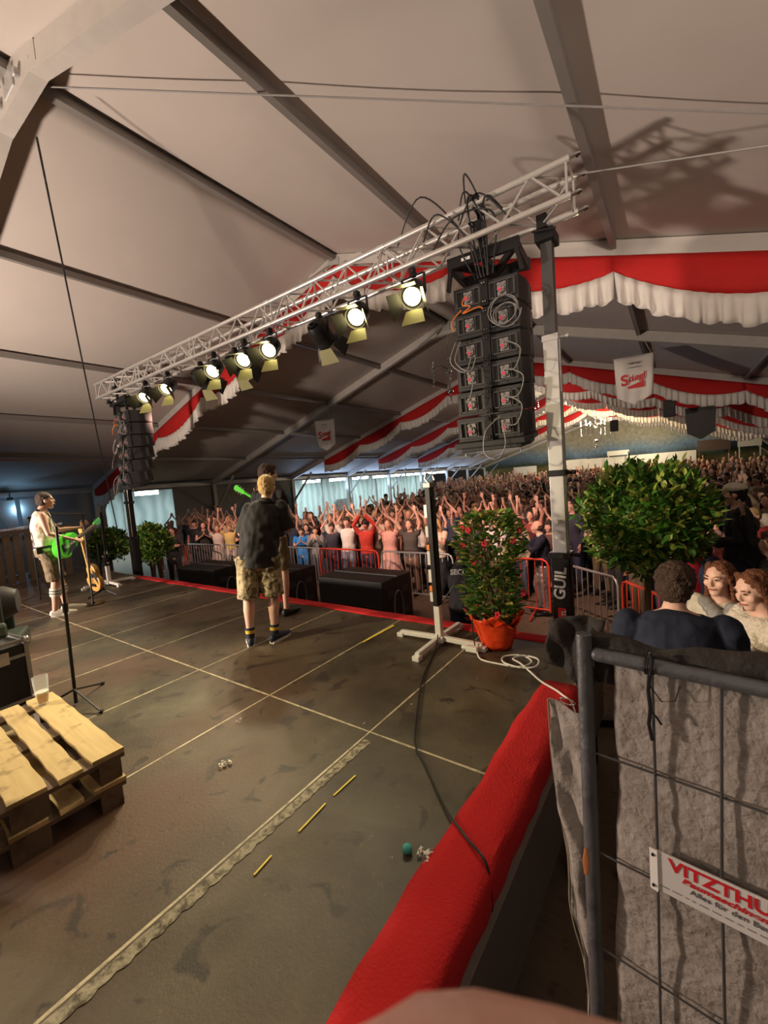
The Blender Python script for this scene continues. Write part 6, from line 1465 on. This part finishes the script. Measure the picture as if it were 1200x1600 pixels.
# --- two women at the barrier
plat((.38, 4.02, -.94), (.9, .5), 'low wooden riser under the smiling woman at the barrier')
w1, P, R = hero('smiling woman with brown hair and grey-white scarf at the red barrier', (.225, 3.99, -.92), 2.80,
    (0, 0, .96), (0, .05, 1.26), (0, .12, 1.46), (.0, .17, 1.60), (.22, 1, -.05),
    [((.165, .06, 1.38), (.22, .14, 1.12), (.10, .34, 1.26), (-.5, .6, .4), (-1, 0, 0), .6), ((-.165, .06, 1.38), (-.22, .14, 1.12), (-.06, .34, 1.24), (.5, .6, .4), (1, 0, 0), .6)],
    [((.09, 0, .91), (.10, .03, .50), (.10, -.02, .085), (.11, .12, .03)), ((-.09, 0, .91), (-.10, .03, .50), (-.10, -.02, .085), (-.11, .12, .03))],
    'bob', 'hair_auburn', dict(mat='cream', g=.018, sleeve=1, disp=.010), dict(mat='board_brown', g=.02, cut=2, name='trousers'), wsh=.165, k=.92, hipw=.165, vox=.0065, features=True, skin='skin_pale', hk=.98)
b = MB(); b.loft([((-.09, .19, 1.42), .045, .03), ((-.07, .23, 1.30), .055, .03), ((-.05, .26, 1.16), .06, .03), ((-.07, .27, 1.02), .05, .022)], n=12, rnd=True); b.loft([((.09, .18, 1.43), .04, .03), ((.0, .24, 1.36), .05, .03), ((-.06, .27, 1.26), .05, .03)], n=12, rnd=True)
link('scarf', fuse(b, 'scarf', 'cable_grey', .008, 2, .008, .03), w1)
plat((.50, 3.46, -.94), (.9, .5), 'low wooden riser under the woman in the knitted sweater')
w2, P, R = hero('woman with long auburn hair in a cream knitted puff-sleeve sweater looking down', (.455, 3.62, -.915), 2.30,
    (0, 0, .98), (.0, .05, 1.28), (0, .10, 1.47), (.02, .15, 1.60), (.10, 1, -.28),
    [((.175, .05, 1.39), (.26, .12, 1.14), (.12, .38, 1.20), (-.3, 1, .2), (-1, 0, 0), .6), ((-.175, .05, 1.39), (-.24, .14, 1.15), (-.02, .42, 1.26), (.2, 1, .3), (1, 0, 0), .6)],
    [((.09, 0, .91), (.10, .03, .50), (.10, -.02, .085), (.11, .12, .03)), ((-.09, 0, .91), (-.10, .03, .50), (-.10, -.02, .085), (-.11, .12, .03))],
    'bob', 'hair_auburn', dict(mat='knit_cream', g=.034, sleeve=1, disp=.012), dict(mat='board_brown', g=.02, cut=2, name='trousers'), wsh=.17, k=.95, hipw=.165, vox=.0065, features=True, skin='skin_pale', hk=1.0)
# --- man in a light cap with his hand at the brim
bz = -.47
def bench(c, rz, label):
    t = thing('beer_bench', (c[0], c[1], GZ), label, 'bench', rz=rz); h = bz-GZ
    b = MB(); b.box((0, 0, h-.015), (1.9, .30, .03)); part('seat', b, 'pallet_wood', t)
    for s_ in (-1, 1): b = MB(); b.bar((s_*.75, -.12, 0), (s_*.68, -.12, h-.03), .03, .03, (0, 1, 0)); b.bar((s_*.75, .12, 0), (s_*.68, .12, h-.03), .03, .03, (0, 1, 0)); b.bar((s_*.72, -.12, .12), (s_*.72, .12, .12), .02, .02); part('leg', b, 'leaf', t)
bench((.65, 5.9), .2, 'orange wooden beer bench carrying the man in the pale cap')
hm, P, R = hero('man in a black jacket and pale cap holding one hand up to the brim', (.45, 5.85, bz), 1.6,
    (0, 0, .96), (0, .0, 1.27), (0, .02, 1.47), (0, .05, 1.60), (.1, 1, 0),
    [((.19, 0, 1.42), (.32, .10, 1.50), (.14, .20, 1.72), (-.8, -.1, .1), (0, .3, -1), .2), ((-.19, 0, 1.42), (-.26, .04, 1.14), (-.18, .26, 1.10), (.5, .8, 0), (1, 0, 0))],
    [((.09, 0, .91), (.10, .02, .50), (.11, -.02, .085), (.12, .12, .03)), ((-.09, 0, .91), (-.10, .02, .50), (-.11, -.02, .085), (-.12, .12, .03))],
    'crop', 'hair_dark', dict(mat='polo_black', g=.022, sleeve=1), dict(mat='sock_dark', g=.02, cut=2, name='trousers'), vox=.010)
b = MB(); b.ell(P(0, -.01, .075), (.092, .108, .062), R); b.loft([(P(0, .075, .062), .075, .008), (P(0, .13, .055), .065, .008), (P(0, .165, .045), .04, .006)], xax=R.col[0], n=14, rnd=True); link('cap', fuse(b, 'cap', 'board_white', .008, 1), hm)
# --- balding man with a phone behind the barrier
pm, P, R = hero('balding man in dark sweater and white collar filming with a phone by the steel tower', (-2.14, 7.74, GZ), 1.95,
    (0, 0, .96), (0, .02, 1.27), (0, .05, 1.47), (0, .09, 1.61), (.15, 1, .05),
    [((.19, .03, 1.42), (.24, .20, 1.22), (.08, .36, 1.45), (-.2, .2, 1), (-.3, 1, 0)), ((-.19, .03, 1.42), (-.24, .20, 1.22), (-.06, .36, 1.42), (.2, .2, 1), (.3, 1, 0))],
    [((.09, 0, .91), (.12, .12, .53), (.11, .02, .085), (.12, .15, .03)), ((-.09, 0, .91), (-.10, .02, .50), (-.11, -.02, .085), (-.12, .12, .03))],
    None, None, dict(mat='navy', g=.022, sleeve=1), dict(mat='barrier_grey', g=.02, cut=2, name='jeans'), vox=.010)
b = MB(); b.ell(P(0, -.045, .0), (.083, .085, .070), R); link('hair', fuse(b, 'hair', 'hair_brown', .009, 1), pm)
b = MB(); b.loft([((0, .045, 1.475), .070, .064), ((0, .055, 1.51), .066, .062)], n=16); part('collar', b, 'board_white', pm, smooth=True)
# --- security guard in the pit, seen from behind
sg_, P, R = hero('security guard in a black hoodie seen from behind beyond the flower pot', (-2.30, 4.78, GZ), .45,
    (0, 0, .96), (0, .0, 1.27), (0, .03, 1.47), (0, .05, 1.60), (.1, 1, -.1),
    [((.20, 0, 1.42), (.28, .02, 1.14), (.20, .24, 1.10), (-.5, .8, 0), (0, 0, -1)), ((-.20, 0, 1.42), (-.28, .02, 1.14), (-.20, .24, 1.10), (.5, .8, 0), (0, 0, -1))],
    [((.09, 0, .91), (.10, .02, .50), (.11, -.02, .085), (.12, .12, .03)), ((-.09, 0, .91), (-.10, .02, .50), (-.11, -.02, .085), (-.12, .12, .03))],
    'crop', 'hair_dark', dict(mat='polo_black', g=.032, sleeve=1), dict(mat='sock_dark', g=.025, cut=2, name='trousers'), vox=.010, k=1.05, sc_=1.07)
text_mesh('SECURITY', .080, 'label_white', sg_, frameM((.02, -.180, 1.40), (1, 0, 0), (0, .12, 1)), extrude=.020, bold=.002)
b = MB(); b.ell((0, -.09, 1.49), (.11, .06, .06)); link('hood', fuse(b, 'hood', 'polo_black', .010, 2, .01, .04), sg_)
# --- guards and helpers by the left tower (bodies of the crowd kind)
place(10, (-13.1, 6.1, GZ), -2.2, 'balding guard in black with folded arms left of the leftmost subwoofer', None, .98, (.02, .02, .02), (.16, .11, .06), (.30, .18, .13))
place(7, (-13.3, 6.75, GZ), -2.0, 'person in dark brown filming with raised hands behind the guards', None, 1.02, (.05, .03, .03), (.02, .02, .02), (.03, .02, .015))
place(9, (-13.9, 7.9, GZ), -2.4, 'dark figure standing near the pale tent pillar at left', None, 1.03, (.015, .015, .02), (.02, .02, .02), (.02, .014, .01))
place(10, (-12.3, 6.25, GZ), -2.0, 'guard in black beside the red barrier, right of the balding guard', None, 1.03, (.02, .02, .02), (.02, .02, .02), (.03, .02, .015))
# three dark backs at the right edge
bench((1.5, 4.9), .1, 'wooden beer bench under the dark figures at the right edge')
for x, y, vi, lab, c_ in ((1.05, 5.0, 13, 'dark-clad person with light brown hair at the right picture edge', (.02, .02, .022)), (1.95, 4.8, 9, 'dark-clad person partly cut off by the right picture edge', (.03, .02, .02))):
    place(vi, (x, y, bz), -.5, lab, None, .98, c_, (.02, .02, .02), (.20, .12, .06))
place(11, (.05, 5.95, GZ+.25), .9, 'person with a bright red shirt low behind the laurel tree', None, .95, (.60, .02, .05), (.05, .04, .05), (.12, .05, .03))
# --- fingertip over the lens
def lensp(px, py, d): return EYE+(fw+rt*((px-600)/FPX)-up*((py-800)/FPX))*d
b = MB(); b.loft([(lensp(605, 1768, .050), .0088, .0092), (lensp(665, 1762, .050), .0104, .0108), (lensp(760, 1759, .051), .0110, .0112), (lensp(880, 1772, .053), .0108, .0108), (lensp(1050, 1815, .056), .0112, .0110), (lensp(1250, 1890, .062), .0120, .0115)], xax=up, n=28, rnd=True)
part('fingertip', b, 'thumb', smooth=True, label='blurred fingertip of the photographer at the bottom edge of the view', cat='finger')
bpy.data.scenes.remove(WS)
